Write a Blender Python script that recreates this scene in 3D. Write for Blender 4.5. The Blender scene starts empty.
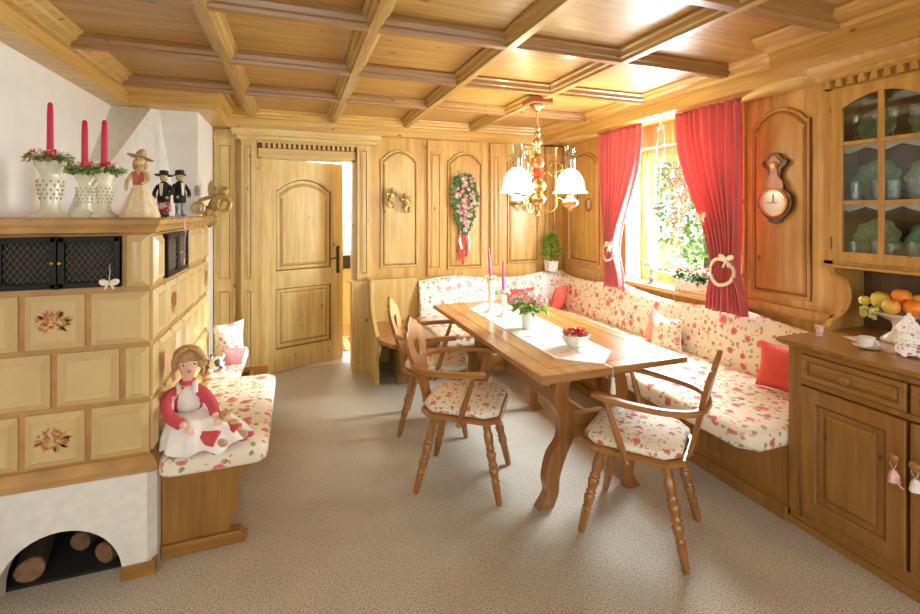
import bpy, math, random
from mathutils import Matrix, Vector, Euler, noise
R = math.radians; PI = math.pi
random.seed(7)
scn = bpy.context.scene
COL = scn.collection

# ------------------------------------------------------------------ camera
cam_d = bpy.data.cameras.new('camera'); cam = bpy.data.objects.new('camera', cam_d); COL.objects.link(cam)
cam.location = (0, 0, 1.5); cam.rotation_euler = (R(90), 0, R(-19.9))
cam_d.sensor_width = 36; cam_d.lens = 456/920*36; cam_d.shift_y = -95/920; cam_d.clip_start = 0.02
scn.camera = cam
# ------------------------------------------------------------------ world, sun, daylight
scn.view_settings.view_transform = 'Standard'; scn.view_settings.look = 'None'
scn.view_settings.gamma = 1; scn.view_settings.use_curve_mapping = False
scn.view_settings.exposure = 0.52
scn.cycles.max_bounces = 8; scn.cycles.diffuse_bounces = 5; scn.cycles.transparent_max_bounces = 12
scn.cycles.caustics_reflective = False; scn.cycles.caustics_refractive = False
scn.cycles.sample_clamp_indirect = 6
scn.cycles.use_denoising = True
w = bpy.data.worlds.new('sky'); scn.world = w; w.use_nodes = True
nt = w.node_tree; nt.nodes.clear()
wo = nt.nodes.new('ShaderNodeOutputWorld'); bg = nt.nodes.new('ShaderNodeBackground')
bg.inputs[0].default_value = (0.90, 0.96, 1.0, 1); bg.inputs[1].default_value = 3.2
nt.links.new(bg.outputs[0], wo.inputs[0])

def lamp(name, kind, loc, direction, energy, color=(1, 1, 1), **kw):
    d = bpy.data.lights.new(name, kind); d.energy = energy; d.color = color
    for k, v in kw.items(): setattr(d, k, v)
    o = bpy.data.objects.new(name, d); COL.objects.link(o); o.location = loc
    if direction: o.rotation_euler = Vector(direction).to_track_quat('-Z', 'Y').to_euler()
    return o
lamp('sun', 'SUN', (6, 2, 5), (-1, 0.14, -0.34), 9.5, (1, .99, .94), angle=R(16))
# added fill lamps, set in assumed unseen windows behind the camera
lamp('rear_fill', 'AREA', (-0.2, -1.58, 1.55), (0.05, 1, -0.1), 8, (1.0, 1.0, .95), shape='RECTANGLE', size=1.3, size_y=1.2)
lamp('rear_fill', 'AREA', (1.9, -1.58, 1.55), (-0.05, 1, -0.1), 8, (1.0, 1.0, .95), shape='RECTANGLE', size=1.3, size_y=1.2)
lamp('hall_fill', 'AREA', (0.5, 5.7, 2.35), (0, 0, -1), 60, (1, .98, .94), shape='SQUARE', size=.6)  # unseen lamp added to brighten the hall beyond the door
# daylight of the bay window of the far right wall
lamp('bay_window_daylight', 'AREA', (3.06, 2.95, 1.5), (-1, 0.05, -0.15), 112, (.84, .95, 1.0), shape='RECTANGLE', size=0.9, size_y=1.0)

# ------------------------------------------------------------------ mesh helper
WM = {}
def wmat(o):
    m = Matrix.Identity(4)
    while o is not None:
        m = o.matrix_basis @ m; o = o.parent
    return m
def vv(*a): return Vector(a)
class MB:
    def __init__(s): s.dark = []; s.v = []; s.f = []; s.M = Matrix.Identity(4)
    def at(s, loc=(0, 0, 0), rz=0, rx=0, ry=0, sc=1):
        s.M = Matrix.Translation(loc) @ Euler((rx, ry, rz)).to_matrix().to_4x4() @ Matrix.Scale(sc, 4); return s
    def add(s, vs, fs):
        b = len(s.v); s.v += [s.M @ Vector(p) for p in vs]; s.f += [tuple(b+i for i in f) for f in fs]; return s
    def box(s, x0, y0, z0, x1, y1, z1):
        x0, x1 = sorted((x0, x1)); y0, y1 = sorted((y0, y1)); z0, z1 = sorted((z0, z1))
        return s.add([(x0,y0,z0),(x1,y0,z0),(x1,y1,z0),(x0,y1,z0),(x0,y0,z1),(x1,y0,z1),(x1,y1,z1),(x0,y1,z1)],
              [(0,3,2,1),(4,5,6,7),(0,1,5,4),(1,2,6,5),(2,3,7,6),(3,0,4,7)])
    def lathe(s, prof, loc=(0,0,0), axis=(0,0,1), n=16, flute=0, nf=8):
        q = Vector(axis).normalized().to_track_quat('Z', 'Y'); vs = []; fs = []
        for r, z in prof:
            for i in range(n):
                a = 2*PI*i/n; rr = r*(1+flute*math.cos(nf*a))
                vs.append(Vector(loc)+q@Vector((rr*math.cos(a), rr*math.sin(a), z)))
        m = len(prof)
        for k in range(m-1):
            for i in range(n):
                j = (i+1) % n; fs.append((k*n+i, k*n+j, (k+1)*n+j, (k+1)*n+i))
        if prof[0][0] > 1e-5: fs.append(tuple(reversed(range(n))))
        if prof[-1][0] > 1e-5: fs.append(tuple((m-1)*n+i for i in range(n)))
        return s.add(vs, fs)
    def cyl(s, p0, p1, r0, r1=None, n=10):
        p0 = Vector(p0); p1 = Vector(p1); L = (p1-p0).length
        return s.lathe([(r0, 0), (r0 if r1 is None else r1, L)], p0, p1-p0, n)
    def turned(s, p0, p1, prof, n=14):      # prof as (r, t 0..1)
        p0 = Vector(p0); p1 = Vector(p1); L = (p1-p0).length
        return s.lathe([(r, t*L) for r, t in prof], p0, p1-p0, n)
    def tube(s, pts, r, n=8, closed=False, flat=1.0, up=(0,0,1)):
        pts = [Vector(p) for p in pts]; m = len(pts); vs = []; fs = []
        up = Vector(up)
        for k in range(m):
            a = pts[(k-1) % m] if (closed or k > 0) else pts[k]; b = pts[(k+1) % m] if (closed or k < m-1) else pts[k]
            t = (b-a).normalized(); x = t.cross(up)
            if x.length < 1e-3: x = t.cross(Vector((0, 1, .01)))
            x.normalize(); y = x.cross(t).normalized()
            rr = r(k/(m-1)) if callable(r) else r
            for i in range(n):
                a = 2*PI*i/n; vs.append(pts[k]+x*rr*math.cos(a)+y*rr*flat*math.sin(a))
        for k in range(m if closed else m-1):
            k2 = (k+1) % m
            for i in range(n):
                j = (i+1) % n; fs.append((k*n+i, k*n+j, k2*n+j, k2*n+i))
        if not closed: fs += [tuple(reversed(range(n))), tuple((m-1)*n+i for i in range(n))]
        return s.add(vs, fs)
    def bar(s, pts, wd, h):                  # bevelled flat rail swept along a path
        pts = [Vector(p) for p in pts]; m = len(pts); vs = []; fs = []
        c = .28; cs = [(-1+c,-1),(1-c,-1),(1,-1+c),(1,1-c),(1-c,1),(-1+c,1),(-1,1-c),(-1,-1+c)]; n = 8
        for k in range(m):
            t = (pts[min(k+1, m-1)]-pts[max(k-1, 0)]).normalized(); x = t.cross(Vector((0,0,1))).normalized(); y = x.cross(t)
            ww = wd(k/(m-1)) if callable(wd) else wd
            for a, b in cs: vs.append(pts[k]+x*a*ww/2+y*b*h/2)
        for k in range(m-1):
            for i in range(n):
                j = (i+1) % n; fs.append((k*n+i, k*n+j, (k+1)*n+j, (k+1)*n+i))
        fs += [tuple(reversed(range(n))), tuple((m-1)*n+i for i in range(n))]
        return s.add(vs, fs)
    def ell(s, c, r, rot=None, nu=14, nv=9, e=1.0):
        c = Vector(c); r = (r, r, r) if not hasattr(r, '__len__') else r
        q = rot.to_matrix() if rot else Matrix.Identity(3); vs = []; fs = []
        sg = lambda x: math.copysign(abs(x)**e, x)
        for k in range(nv+1):
            ph = -PI/2+PI*k/nv
            for i in range(nu):
                a = 2*PI*i/nu
                vs.append(c+q@Vector((r[0]*sg(math.cos(ph))*sg(math.cos(a)), r[1]*sg(math.cos(ph))*sg(math.sin(a)), r[2]*sg(math.sin(ph)))))
        for k in range(nv):
            for i in range(nu):
                j = (i+1) % nu; fs.append((k*nu+i, k*nu+j, (k+1)*nu+j, (k+1)*nu+i))
        return s.add(vs, fs)
    def prism(s, poly, fr, h0, h1):          # fr maps (u, v, h) to a point
        n = len(poly); vs = [fr(u, v, h0) for u, v in poly]+[fr(u, v, h1) for u, v in poly]
        return s.add(vs, [tuple(reversed(range(n))), tuple(range(n, 2*n))]+[(i, (i+1) % n, n+(i+1) % n, n+i) for i in range(n)])
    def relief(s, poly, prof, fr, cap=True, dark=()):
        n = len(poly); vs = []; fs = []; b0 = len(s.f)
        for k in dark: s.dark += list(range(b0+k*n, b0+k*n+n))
        for d, h in prof: vs += [fr(u, v, h) for u, v in inset(poly, d)]
        for k in range(len(prof)-1):
            for i in range(n):
                j = (i+1) % n; fs.append((k*n+i, k*n+j, (k+1)*n+j, (k+1)*n+i))
        if cap: fs.append(tuple((len(prof)-1)*n+i for i in range(n)))
        return s.add(vs, fs)
    def sweep(s, path, prof, z0=0):          # path in XY (open), prof (inward offset, z)
        vs = []; fs = []; m = len(path); n = len(prof)
        for d, z in prof: vs += [(x, y, z+z0) for x, y in inset(path, d, False)]
        for k in range(n-1):
            for i in range(m-1): fs.append((k*m+i, k*m+i+1, (k+1)*m+i+1, (k+1)*m+i))
        fs += [tuple(k*m for k in range(n)), tuple(k*m+m-1 for k in reversed(range(n)))]
        return s.add(vs, fs)
    def grid(s, fn, nu, nv, wrap=False):
        vs = [fn(i/nu, j/nv) for j in range(nv+1) for i in range(nu+1)]
        return s.add(vs, [(j*(nu+1)+i, j*(nu+1)+i+1, (j+1)*(nu+1)+i+1, (j+1)*(nu+1)+i) for j in range(nv) for i in range(nu)])
    def leaf(s, p, d, up, L, W):
        p = Vector(p); d = Vector(d).normalized(); up = Vector(up); x = d.cross(up)
        if x.length < 1e-3: x = d.cross(Vector((1, .2, .1)))
        x.normalize(); n = x.cross(d)
        return s.add([p, p+d*L*.45+x*W/2+n*W*.15, p+d*L-n*L*.12, p+d*L*.45-x*W/2+n*W*.15, p+d*L*.5-n*W*.08], [(0,1,4),(1,2,4),(2,3,4),(3,0,4)])
    def rose(s, p, d, r, k=9):
        p = Vector(p); q = Vector(d).normalized().to_track_quat('Z', 'Y')
        s.ell(p+q@Vector((0,0,r*.35)), r*.42, nu=7, nv=5)
        for i in range(k):
            a = i*2.4; rr = r*(.45+.55*i/k); t = .5-.35*i/k
            c = q@Vector((math.cos(a)*rr*.75, math.sin(a)*rr*.75, r*(.35-.3*i/k)))
            x = q@Vector((-math.sin(a), math.cos(a), 0)); o = q@Vector((math.cos(a)*.35, math.sin(a)*.35, .8))
            s.add([p+c-x*rr*.5-o*r*.25, p+c+x*rr*.5-o*r*.25, p+c+x*rr*.45+o*r*.4, p+c+o*r*.62+q@Vector((math.cos(a)*.2*r, math.sin(a)*.2*r, 0)), p+c-x*rr*.45+o*r*.4], [(0,1,2,3,4)])
        return s
    def build(s, name, m, parent=None, smooth=True, bevel=0, sub=0, thick=0, ang=40, uvy=False, m2=None):
        W = wmat(parent).inverted() if parent else Matrix.Identity(4)
        vs = [W @ p for p in s.v]
        me = bpy.data.meshes.new(name); me.from_pydata([tuple(p) for p in vs], [], s.f)
        import bmesh
        b = bmesh.new(); b.from_mesh(me)
        b.faces.ensure_lookup_table()
        for i in s.dark: b.faces[i].material_index = 1
        bmesh.ops.remove_doubles(b, verts=b.verts, dist=1e-5)
        bmesh.ops.recalc_face_normals(b, faces=b.faces); b.to_mesh(me); b.free()
        uv = me.uv_layers.new(name='uv')
        for p in me.polygons:
            nx, ny, nz = (abs(c) for c in p.normal)
            for li in p.loop_indices:
                c = me.vertices[me.loops[li].vertex_index].co
                uv.data[li].uv = ((c.y, c.x) if uvy else (c.x, c.y)) if (nz >= nx and nz >= ny) else ((c.y, c.z) if nx >= ny else (c.x, c.z))
        if smooth: me.shade_smooth(); me.set_sharp_from_angle(angle=R(ang))
        me.materials.append(m)
        if s.dark: me.materials.append(m2 or groove_m)
        o = bpy.data.objects.new(name, me); COL.objects.link(o)
        if parent: o.parent = parent
        if bevel:
            k = o.modifiers.new('bevel', 'BEVEL'); k.width = bevel; k.segments = 2; k.limit_method = 'ANGLE'; k.angle_limit = R(35)
        if thick:
            k = o.modifiers.new('thick', 'SOLIDIFY'); k.thickness = thick; k.offset = 0
        if sub:
            k = o.modifiers.new('sub', 'SUBSURF'); k.levels = sub; k.render_levels = sub
        return o
def inset(poly, d, closed=True):
    n = len(poly); out = []
    if closed:
        area = sum(poly[i][0]*poly[(i+1) % n][1]-poly[(i+1) % n][0]*poly[i][1] for i in range(n))
        sg = 1 if area > 0 else -1
    else: sg = 1
    for i in range(n):
        p = Vector(poly[i]).to_2d(); ns = []
        if closed or i > 0:
            e = (p-Vector(poly[i-1]).to_2d()).normalized(); ns.append(Vector((-e.y, e.x))*sg)
        if closed or i < n-1:
            e = (Vector(poly[(i+1) % n]).to_2d()-p).normalized(); ns.append(Vector((-e.y, e.x))*sg)
        m = sum(ns, Vector((0, 0)))/len(ns); m = m/max(m.length_squared, .25)
        out.append((p.x+m.x*d, p.y+m.y*d))
    return out
def cr(pts, k=5, closed=False):              # Catmull-Rom smoothing
    pts = [Vector(p) for p in pts]; n = len(pts); out = []
    for i in range(n if closed else n-1):
        p0 = pts[i-1] if (closed or i > 0) else pts[i]; p1 = pts[i]; p2 = pts[(i+1) % n]
        p3 = pts[(i+2) % n] if (closed or i < n-2) else p2
        for j in range(k):
            t = j/k; out.append(.5*((2*p1)+(p2-p0)*t+(2*p0-5*p1+4*p2-p3)*t*t+(3*p1-p0-3*p2+p3)*t**3))
    if not closed: out.append(pts[-1])
    return [tuple(p) for p in out]

def frY(y, sgn=-1): return lambda u, v, h: (u, y+sgn*h, v)          # wall facing the camera (toward -Y)
def frX(x, sgn=-1): return lambda u, v, h: (x+sgn*h, u, v)          # wall facing -X
def frZ(z, sgn=1): return lambda u, v, h: (u, v, z+sgn*h)
def rect(a, b, c, d): return [(a, b), (c, b), (c, d), (a, d)]
def archf(t):
    x = max(0, (1-abs(2*t-1)-.06)/.94); k = min(1, x/.16); return (1-(1-x)**2)*k*k*(3-2*k)
def arched(u0, v0, u1, v1, rise=.09, k=26):
    pts = [(u0, v0), (u1, v0)]
    for i in range(k+1):
        t = 1-i/k; pts.append((u0+(u1-u0)*t, v1-rise+rise*archf(t)))
    return pts

def thing(name, label, cat, loc=(0,0,0), rz=0, group=None, kind=None):
    o = bpy.data.objects.new(name, None); COL.objects.link(o); o.empty_display_size = .1
    o.location = loc; o.rotation_euler = (0, 0, rz); tag(o, label, cat, group, kind); return o
def tag(o, label=None, cat=None, group=None, kind=None):
    if label: o['label'] = label
    if cat: o['category'] = cat
    if group: o['group'] = group
    if kind: o['kind'] = kind
    return o
def struct(o): o['kind'] = 'structure'; return o
def origin(o, loc):                          # move a one-mesh thing's origin to its base
    l = Vector(loc); o.data.transform(Matrix.Translation(-l)); o.location = l; return o
def kids(o): return [c for c in COL.objects if c.parent == o]
def copy_tree(o, parent=None):
    c = o.copy(); COL.objects.link(c)
    if parent: c.parent = parent
    for ch in kids(o): copy_tree(ch, c)
    return c

# ------------------------------------------------------------------ materials
class NT:
    def __init__(s, name):
        s.m = bpy.data.materials.new(name); s.m.use_nodes = True; s.t = s.m.node_tree; s.t.nodes.clear()
        s.out = s.n('ShaderNodeOutputMaterial'); s.p = s.n('ShaderNodeBsdfPrincipled'); s.l(s.p.outputs[0], s.out.inputs[0])
    def n(s, t, **k):
        x = s.t.nodes.new(t)
        for a, b in k.items(): setattr(x, a, b)
        return x
    def l(s, a, b): s.t.links.new(a, b)
    def math(s, op, a, b=None, c=None):
        x = s.n('ShaderNodeMath', operation=op)
        for i, q in enumerate((a, b, c)):
            if q is None: continue
            if isinstance(q, (int, float)): x.inputs[i].default_value = q
            else: s.l(q, x.inputs[i])
        return x.outputs[0]
    def mix(s, f, a, b):
        x = s.n('ShaderNodeMix', data_type='RGBA')
        for i, q in ((0, f), (6, a), (7, b)):
            if isinstance(q, (int, float)): x.inputs[i].default_value = q
            elif isinstance(q, tuple): x.inputs[i].default_value = q if len(q) == 4 else q+(1,)
            else: s.l(q, x.inputs[i])
        return x.outputs[2]
    def coords(s, scale=(1,1,1), uv=True, rnd=True):
        tc = s.n('ShaderNodeTexCoord'); mp = s.n('ShaderNodeMapping')
        mp.inputs['Scale'].default_value = scale
        src = tc.outputs['UV' if uv else 'Object']
        if rnd:
            oi = s.n('ShaderNodeObjectInfo'); ad = s.n('ShaderNodeVectorMath', operation='ADD')
            sc = s.math('MULTIPLY', oi.outputs['Random'], 7.3); cb = s.n('ShaderNodeCombineXYZ'); s.l(sc, cb.inputs[0]); s.l(sc, cb.inputs[1])
            s.l(src, ad.inputs[0]); s.l(cb.outputs[0], ad.inputs[1]); src = ad.outputs[0]
        s.l(src, mp.inputs[0]); return mp.outputs[0]
    def noise(s, vec, scale, detail=3, rough=.5, dim='3D'):
        x = s.n('ShaderNodeTexNoise'); x.noise_dimensions = dim
        x.inputs['Scale'].default_value = scale; x.inputs['Detail'].default_value = detail; x.inputs['Roughness'].default_value = rough
        if vec is not None: s.l(vec, x.inputs['Vector'])
        return x.outputs[0]
    def ramp(s, f, stops):
        x = s.n('ShaderNodeValToRGB'); e = x.color_ramp.elements
        while len(e) < len(stops): e.new(.5)
        for k, (p, c) in enumerate(stops):
            e[k].position = p; e[k].color = c if len(c) == 4 else tuple(c)+(1,)
        s.l(f, x.inputs[0]); return x.outputs[0]
    def bump(s, h, st=.2, dist=.002):
        b = s.n('ShaderNodeBump'); b.inputs['Strength'].default_value = st; b.inputs['Distance'].default_value = dist
        s.l(h, b.inputs['Height']); s.l(b.outputs[0], s.p.inputs['Normal'])
    def set(s, **k):
        for a, b in k.items():
            i = s.p.inputs[a.replace('_', ' ')]
            if isinstance(b, (int, float)): i.default_value = b
            elif isinstance(b, tuple): i.default_value = b if len(b) == 4 else b+(1,)
            else: s.l(b, i)
        return s
def simple(name, col, rough=.5, metal=0, var=.08, nscale=30, bump=0, **kw):
    s = NT(name); c = s.coords(uv=False); n = s.noise(c, nscale, 3)
    a = tuple(max(0, x*(1-var)) for x in col); b = tuple(min(1, x*(1+var)) for x in col)
    s.set(Base_Color=s.ramp(n, [(.3, a), (.7, b)]), Roughness=rough, Metallic=metal, **kw)
    if bump: s.bump(n, bump)
    return s.m
def wood(name, light, dark, axis='v', rough=.38, knots=.5, coat=.25):
    s = NT(name)
    g = (26, 1.6, 1) if axis == 'v' else (1.6, 26, 1)
    base = s.coords((1, 1, 1))
    wob = s.noise(base, 3.2, 2); 
    sv = s.n('ShaderNodeVectorMath', operation='MULTIPLY_ADD'); s.l(wob, sv.inputs[0]); sv.inputs[1].default_value = (.05, .05, 0); s.l(base, sv.inputs[2])
    mp = s.n('ShaderNodeMapping'); mp.inputs['Scale'].default_value = g; s.l(sv.outputs[0], mp.inputs[0])
    n1 = s.noise(mp.outputs[0], 1.0, 5, .6); n2 = s.noise(base, 2.3, 2)
    mid = tuple((a+b)/2 for a, b in zip(light, dark))
    col = s.ramp(n1, [(.30, dark), (.48, mid), (.62, light)])
    tint = s.ramp(n2, [(.3, (.86, .84, .80)), (.7, (1.0, 1.0, 1.0))])
    mx = s.n('ShaderNodeMix', data_type='RGBA', blend_type='MULTIPLY'); mx.inputs[0].default_value = 1; s.l(col, mx.inputs[6]); s.l(tint, mx.inputs[7]); col = mx.outputs[2]
    if knots:
        kk = s.n('ShaderNodeMapping'); kk.inputs['Scale'].default_value = (6.0, 3.6, 1) if axis == 'v' else (3.6, 6.0, 1); s.l(base, kk.inputs[0])
        vo = s.n('ShaderNodeTexVoronoi', voronoi_dimensions='2D'); vo.inputs['Scale'].default_value = 1; s.l(kk.outputs[0], vo.inputs['Vector'])
        sp = s.n('ShaderNodeSeparateColor'); s.l(vo.outputs['Color'], sp.inputs[0])
        rr = s.math('MULTIPLY', sp.outputs[0], .085)
        e = s.math('SUBTRACT', rr, vo.outputs['Distance']); e = s.math('MULTIPLY', e, 45)
        x = s.n('ShaderNodeClamp'); s.l(e, x.inputs[0]); 
        k2 = s.math('MULTIPLY', x.outputs[0], s.math('GREATER_THAN', sp.outputs[1], 1-knots))
        col = s.mix(s.math('MULTIPLY', k2, .8), col, tuple(c*k_ for c, k_ in zip(dark, (.42, .26, .2))))
    s.set(Base_Color=col, Roughness=rough, Coat_Weight=coat, Coat_Roughness=.2); s.bump(n1, .12, .001)
    return s.m
def floral(name, base=(.84, .77, .63), scale=1.0, dens=.62, cols=((.38, .005, .03), (.72, .12, .13)), leafc=((.16, .22, .06), (.40, .33, .12))):
    s = NT(name); c0 = s.coords((1, 1, 1))
    nz = s.n('ShaderNodeTexNoise'); nz.inputs['Scale'].default_value = 28*scale; nz.inputs['Detail'].default_value = 2; s.l(c0, nz.inputs['Vector'])
    def warped(amt):
        v = s.n('ShaderNodeVectorMath', operation='MULTIPLY_ADD'); s.l(nz.outputs['Color'], v.inputs[0]); v.inputs[1].default_value = (amt, amt, 0); s.l(c0, v.inputs[2]); return v.outputs[0]
    def blobs(vec, sc, off, thr, size):
        m = s.n('ShaderNodeMapping'); m.inputs['Location'].default_value = (off, off*1.7, 0); m.inputs['Scale'].default_value = (sc, sc, 1); s.l(vec, m.inputs[0])
        vo = s.n('ShaderNodeTexVoronoi', voronoi_dimensions='2D'); vo.inputs['Scale'].default_value = 1; s.l(m.outputs[0], vo.inputs['Vector'])
        sp = s.n('ShaderNodeSeparateColor'); s.l(vo.outputs['Color'], sp.inputs[0])
        r = s.math('MULTIPLY_ADD', sp.outputs[1], size*.5, size*.6)
        inside = s.math('LESS_THAN', vo.outputs['Distance'], r)
        on = s.math('LESS_THAN', sp.outputs[0], thr)
        return s.math('MULTIPLY', inside, on), sp.outputs[2], vo.outputs['Distance']
    col = base+(1,)
    # stems
    st = s.n('ShaderNodeTexNoise'); st.inputs['Scale'].default_value = 7*scale; st.inputs['Detail'].default_value = 0; s.l(c0, st.inputs['Vector'])
    line = s.math('LESS_THAN', s.math('ABSOLUTE', s.math('SUBTRACT', st.outputs[0], .5)), .006)
    gate = s.math('GREATER_THAN', s.noise(c0, 4.1*scale, 1), .52)
    col = s.mix(s.math('MULTIPLY', s.math('MULTIPLY', line, gate), .8), col, leafc[1])
    w1 = warped(.03/scale)
    f, r, d = blobs(w1, 22*scale, 3.1, dens*.75, .27); col = s.mix(s.math('MULTIPLY', f, .85), col, s.mix(r, leafc[0], leafc[1]))
    f, r, d = blobs(w1, 31*scale, 9.7, dens*.45, .30); col = s.mix(s.math('MULTIPLY', f, .8), col, s.mix(r, cols[1], (.80, .45, .30)))
    w2 = warped(.018/scale)
    f, r, d = blobs(w2, 9.5*scale, 5.3, dens, .27)
    shade = s.mix(s.math('MULTIPLY', d, 4), s.mix(r, cols[0], cols[1]), s.mix(nz.outputs[0], cols[1], (.76, .26, .22)))
    col = s.mix(s.math('MULTIPLY', f, .92), col, shade)
    s.set(Base_Color=col, Roughness=.85, Sheen_Weight=.15); s.bump(s.noise(c0, 14, 3), .5, .01)
    return s.m
def mixed(name, c1, c2, c3=None, scale=40, rough=.5, **kw):
    s = NT(name); n = s.noise(s.coords(uv=False), scale, 1)
    st = [(.38, c1), (.5, c2)]+([(.62, c3)] if c3 else [])
    s.set(Base_Color=s.ramp(n, st), Roughness=rough, **kw); return s.m
def emis(name, col, st):
    s = NT(name); s.set(Base_Color=col, Emission_Color=col, Emission_Strength=st, Roughness=.4); return s.m
def glass(name, tint=(1, 1, 1), refl=.12):
    s = NT(name); t = s.t; tr = s.n('ShaderNodeBsdfTransparent'); tr.inputs[0].default_value = tint+(1,)
    gl = s.n('ShaderNodeBsdfGlossy'); gl.inputs['Roughness'].default_value = .04
    lw = s.n('ShaderNodeLayerWeight'); lw.inputs[0].default_value = .35
    f = s.math('MULTIPLY_ADD', lw.outputs['Facing'], .28, refl)
    mx = s.n('ShaderNodeMixShader'); s.l(f, mx.inputs[0]); s.l(tr.outputs[0], mx.inputs[1]); s.l(gl.outputs[0], mx.inputs[2])
    s.t.nodes.remove(s.p); s.l(mx.outputs[0], s.out.inputs[0]); return s.m
def cloth_translucent(name, col, a=.35):
    s = NT(name); tl = s.n('ShaderNodeBsdfTranslucent'); tl.inputs[0].default_value = col+(1,)
    n = s.noise(s.coords(uv=False), 8, 2); s.set(Base_Color=s.ramp(n, [(.3, tuple(c*.92 for c in col)), (.7, col)]), Roughness=.75)
    mx = s.n('ShaderNodeMixShader'); mx.inputs[0].default_value = a; s.l(s.p.outputs[0], mx.inputs[1]); s.l(tl.outputs[0], mx.inputs[2]); s.l(mx.outputs[0], s.out.inputs[0]); return s.m

groove_m = simple('groove_shade', (.20, .085, .025), .6, var=.2)  # shade of grooves and recesses painted as a dark colour
PL, PD = (.72, .475, .15), (.52, .29, .07)
pineV = wood('pine_vertical', PL, PD, 'v'); pineH = wood('pine_horizontal', PL, PD, 'u')
paleV = wood('pale_pine_vertical', (.76, .57, .23), (.60, .39, .125), 'v', knots=.55); paleH = wood('pale_pine_horizontal', (.76, .57, .23), (.60, .39, .125), 'u')
ceilH = wood('ceiling_pine', (.55, .33, .095), (.40, .205, .050), 'u', rough=.42, knots=.4, coat=.12)
beamH = wood('beam_pine_shaded', (.40, .215, .065), (.27, .125, .033), 'u', rough=.4, knots=.4)  # cross beams: darker copy, the shade on their fronts put into the colour
beamY = wood('beam_pine_lit', (.56, .36, .115), (.37, .20, .052), 'u', rough=.4, knots=.4)  # lengthwise beams: lighter copy, their side light put into the colour
cabV = wood('cabinet_pine_vertical', (.40, .20, .045), (.26, .115, .022), 'v', rough=.35, knots=.3)
cabH = wood('cabinet_pine_horizontal', (.40, .20, .045), (.26, .115, .022), 'u', rough=.35, knots=.3)
hutV = wood('hutch_pine_vertical', (.60, .345, .085), (.43, .215, .045), 'v'); hutH = wood('hutch_pine_horizontal', (.60, .345, .085), (.43, .215, .045), 'u')
tabH = wood('table_wood', (.50, .27, .09), (.36, .17, .048), 'u', rough=.26, knots=0, coat=.5)
legW = wood('turned_wood', (.40, .175, .045), (.25, .095, .02), 'v', rough=.3, knots=0, coat=.4)
legH = wood('chair_wood', (.43, .195, .05), (.27, .11, .025), 'u', rough=.3, knots=0, coat=.4)
plaster = simple('white_plaster', (.84, .82, .77), .9, var=.03, nscale=9, bump=.5)
rough_pl = simple('rough_plaster', (.80, .78, .72), .95, var=.06, nscale=26, bump=1.0)
hallwall = simple('hall_paint', (.86, .86, .84), .9, var=.02)
fab = floral('rose_fabric')
fab_small = floral('small_rose_fabric', scale=1.5)
fab_dim = floral('pale_floral_fabric', base=(.88, .85, .80), dens=.5, cols=((.62, .22, .30), (.82, .50, .50)))
runner_m = floral('runner_fabric', base=(.90, .89, .86), scale=.95, dens=.28, cols=((.42, .30, .60), (.70, .48, .62)), leafc=((.50, .55, .35), (.65, .62, .45)))
redcloth = simple('coral_cloth', (.74, .10, .08), .85, var=.06, nscale=25, bump=.4)
curtain_m = cloth_translucent('coral_curtain', (.72, .18, .18), .28)
white_cloth = simple('white_cloth', (.84, .82, .79), .9, var=.04, bump=.3)
cream_cloth = simple('cream_cloth', (.80, .72, .56), .85, var=.05)
ribbon_pink = simple('pink_ribbon', (.85, .45, .50), .6)
candle_red = simple('crimson_wax', (.55, .01, .07), .35, Subsurface_Weight=.1)
candle_pink = simple('magenta_wax', (.75, .06, .32), .35, Subsurface_Weight=.1)
porcelain = simple('porcelain', (.86, .84, .78), .15, var=.02, Coat_Weight=.5)
cream_cer = simple('cream_ceramic', (.80, .76, .60), .25, var=.04, Coat_Weight=.4)
porc_fl = floral('painted_porcelain', base=(.88, .86, .80), scale=4.2, dens=.35); 
brass = simple('brass', (.52, .33, .13), .33, 1, var=.1)
brass_dk = simple('dark_brass', (.42, .27, .12), .35, 1)
iron = simple('black_iron', (.015, .014, .013), .45, .6)
iron_line = simple('iron_lattice', (.30, .28, .25), .35, .8)
black = simple('black_felt', (.012, .012, .014), .8)
green1 = mixed('leaf_green', (.07, .24, .02), (.20, .44, .05), (.38, .58, .12), 60, .5)
green_dk = mixed('dark_leaf', (.02, .08, .015), (.05, .16, .03), (.10, .24, .05), 60, .5)
red_fl = mixed('red_petals', (.60, .01, .02), (.80, .05, .05), (.85, .25, .22), 70, .5)
pink_fl = mixed('pink_petals', (.75, .18, .26), (.85, .42, .44), (.90, .75, .72), 70, .5)
white_fl = mixed('white_petals', (.85, .62, .66), (.88, .84, .80), (.90, .88, .84), 70, .5)
gold = simple('antique_gold', (.52, .36, .14), .45, .45, var=.35, nscale=60)
straw = simple('natural_straw', (.62, .45, .22), .8, var=.25, nscale=50)
skin = simple('doll_skin', (.80, .50, .36), .5, var=.03)
hair_m = simple('auburn_hair', (.46, .26, .11), .6, var=.3, nscale=90, bump=.6)
chrome = simple('steel', (.6, .6, .58), .25, 1)
def carpet():
    s = NT('berber_carpet'); c = s.coords(uv=False, rnd=False); n = s.noise(c, 150, 3, .8); n2 = s.noise(c, 5, 3)
    a = s.ramp(n, [(.36, (.21, .16, .10)), (.46, (.53, .47, .375)), (.58, (.70, .65, .56))])
    b = s.ramp(n2, [(.3, (.90, .90, .90)), (.7, (1, 1, 1))])
    mx = s.n('ShaderNodeMix', data_type='RGBA', blend_type='MULTIPLY'); mx.inputs[0].default_value = 1; s.l(a, mx.inputs[6]); s.l(b, mx.inputs[7])
    s.set(Base_Color=mx.outputs[2], Roughness=.95); s.bump(n, .7, .006); return s.m
carpet_m = carpet()
tile_m = simple('glazed_cream_tile', (.60, .435, .19), .25, var=.06, nscale=6, Coat_Weight=.4)
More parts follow.
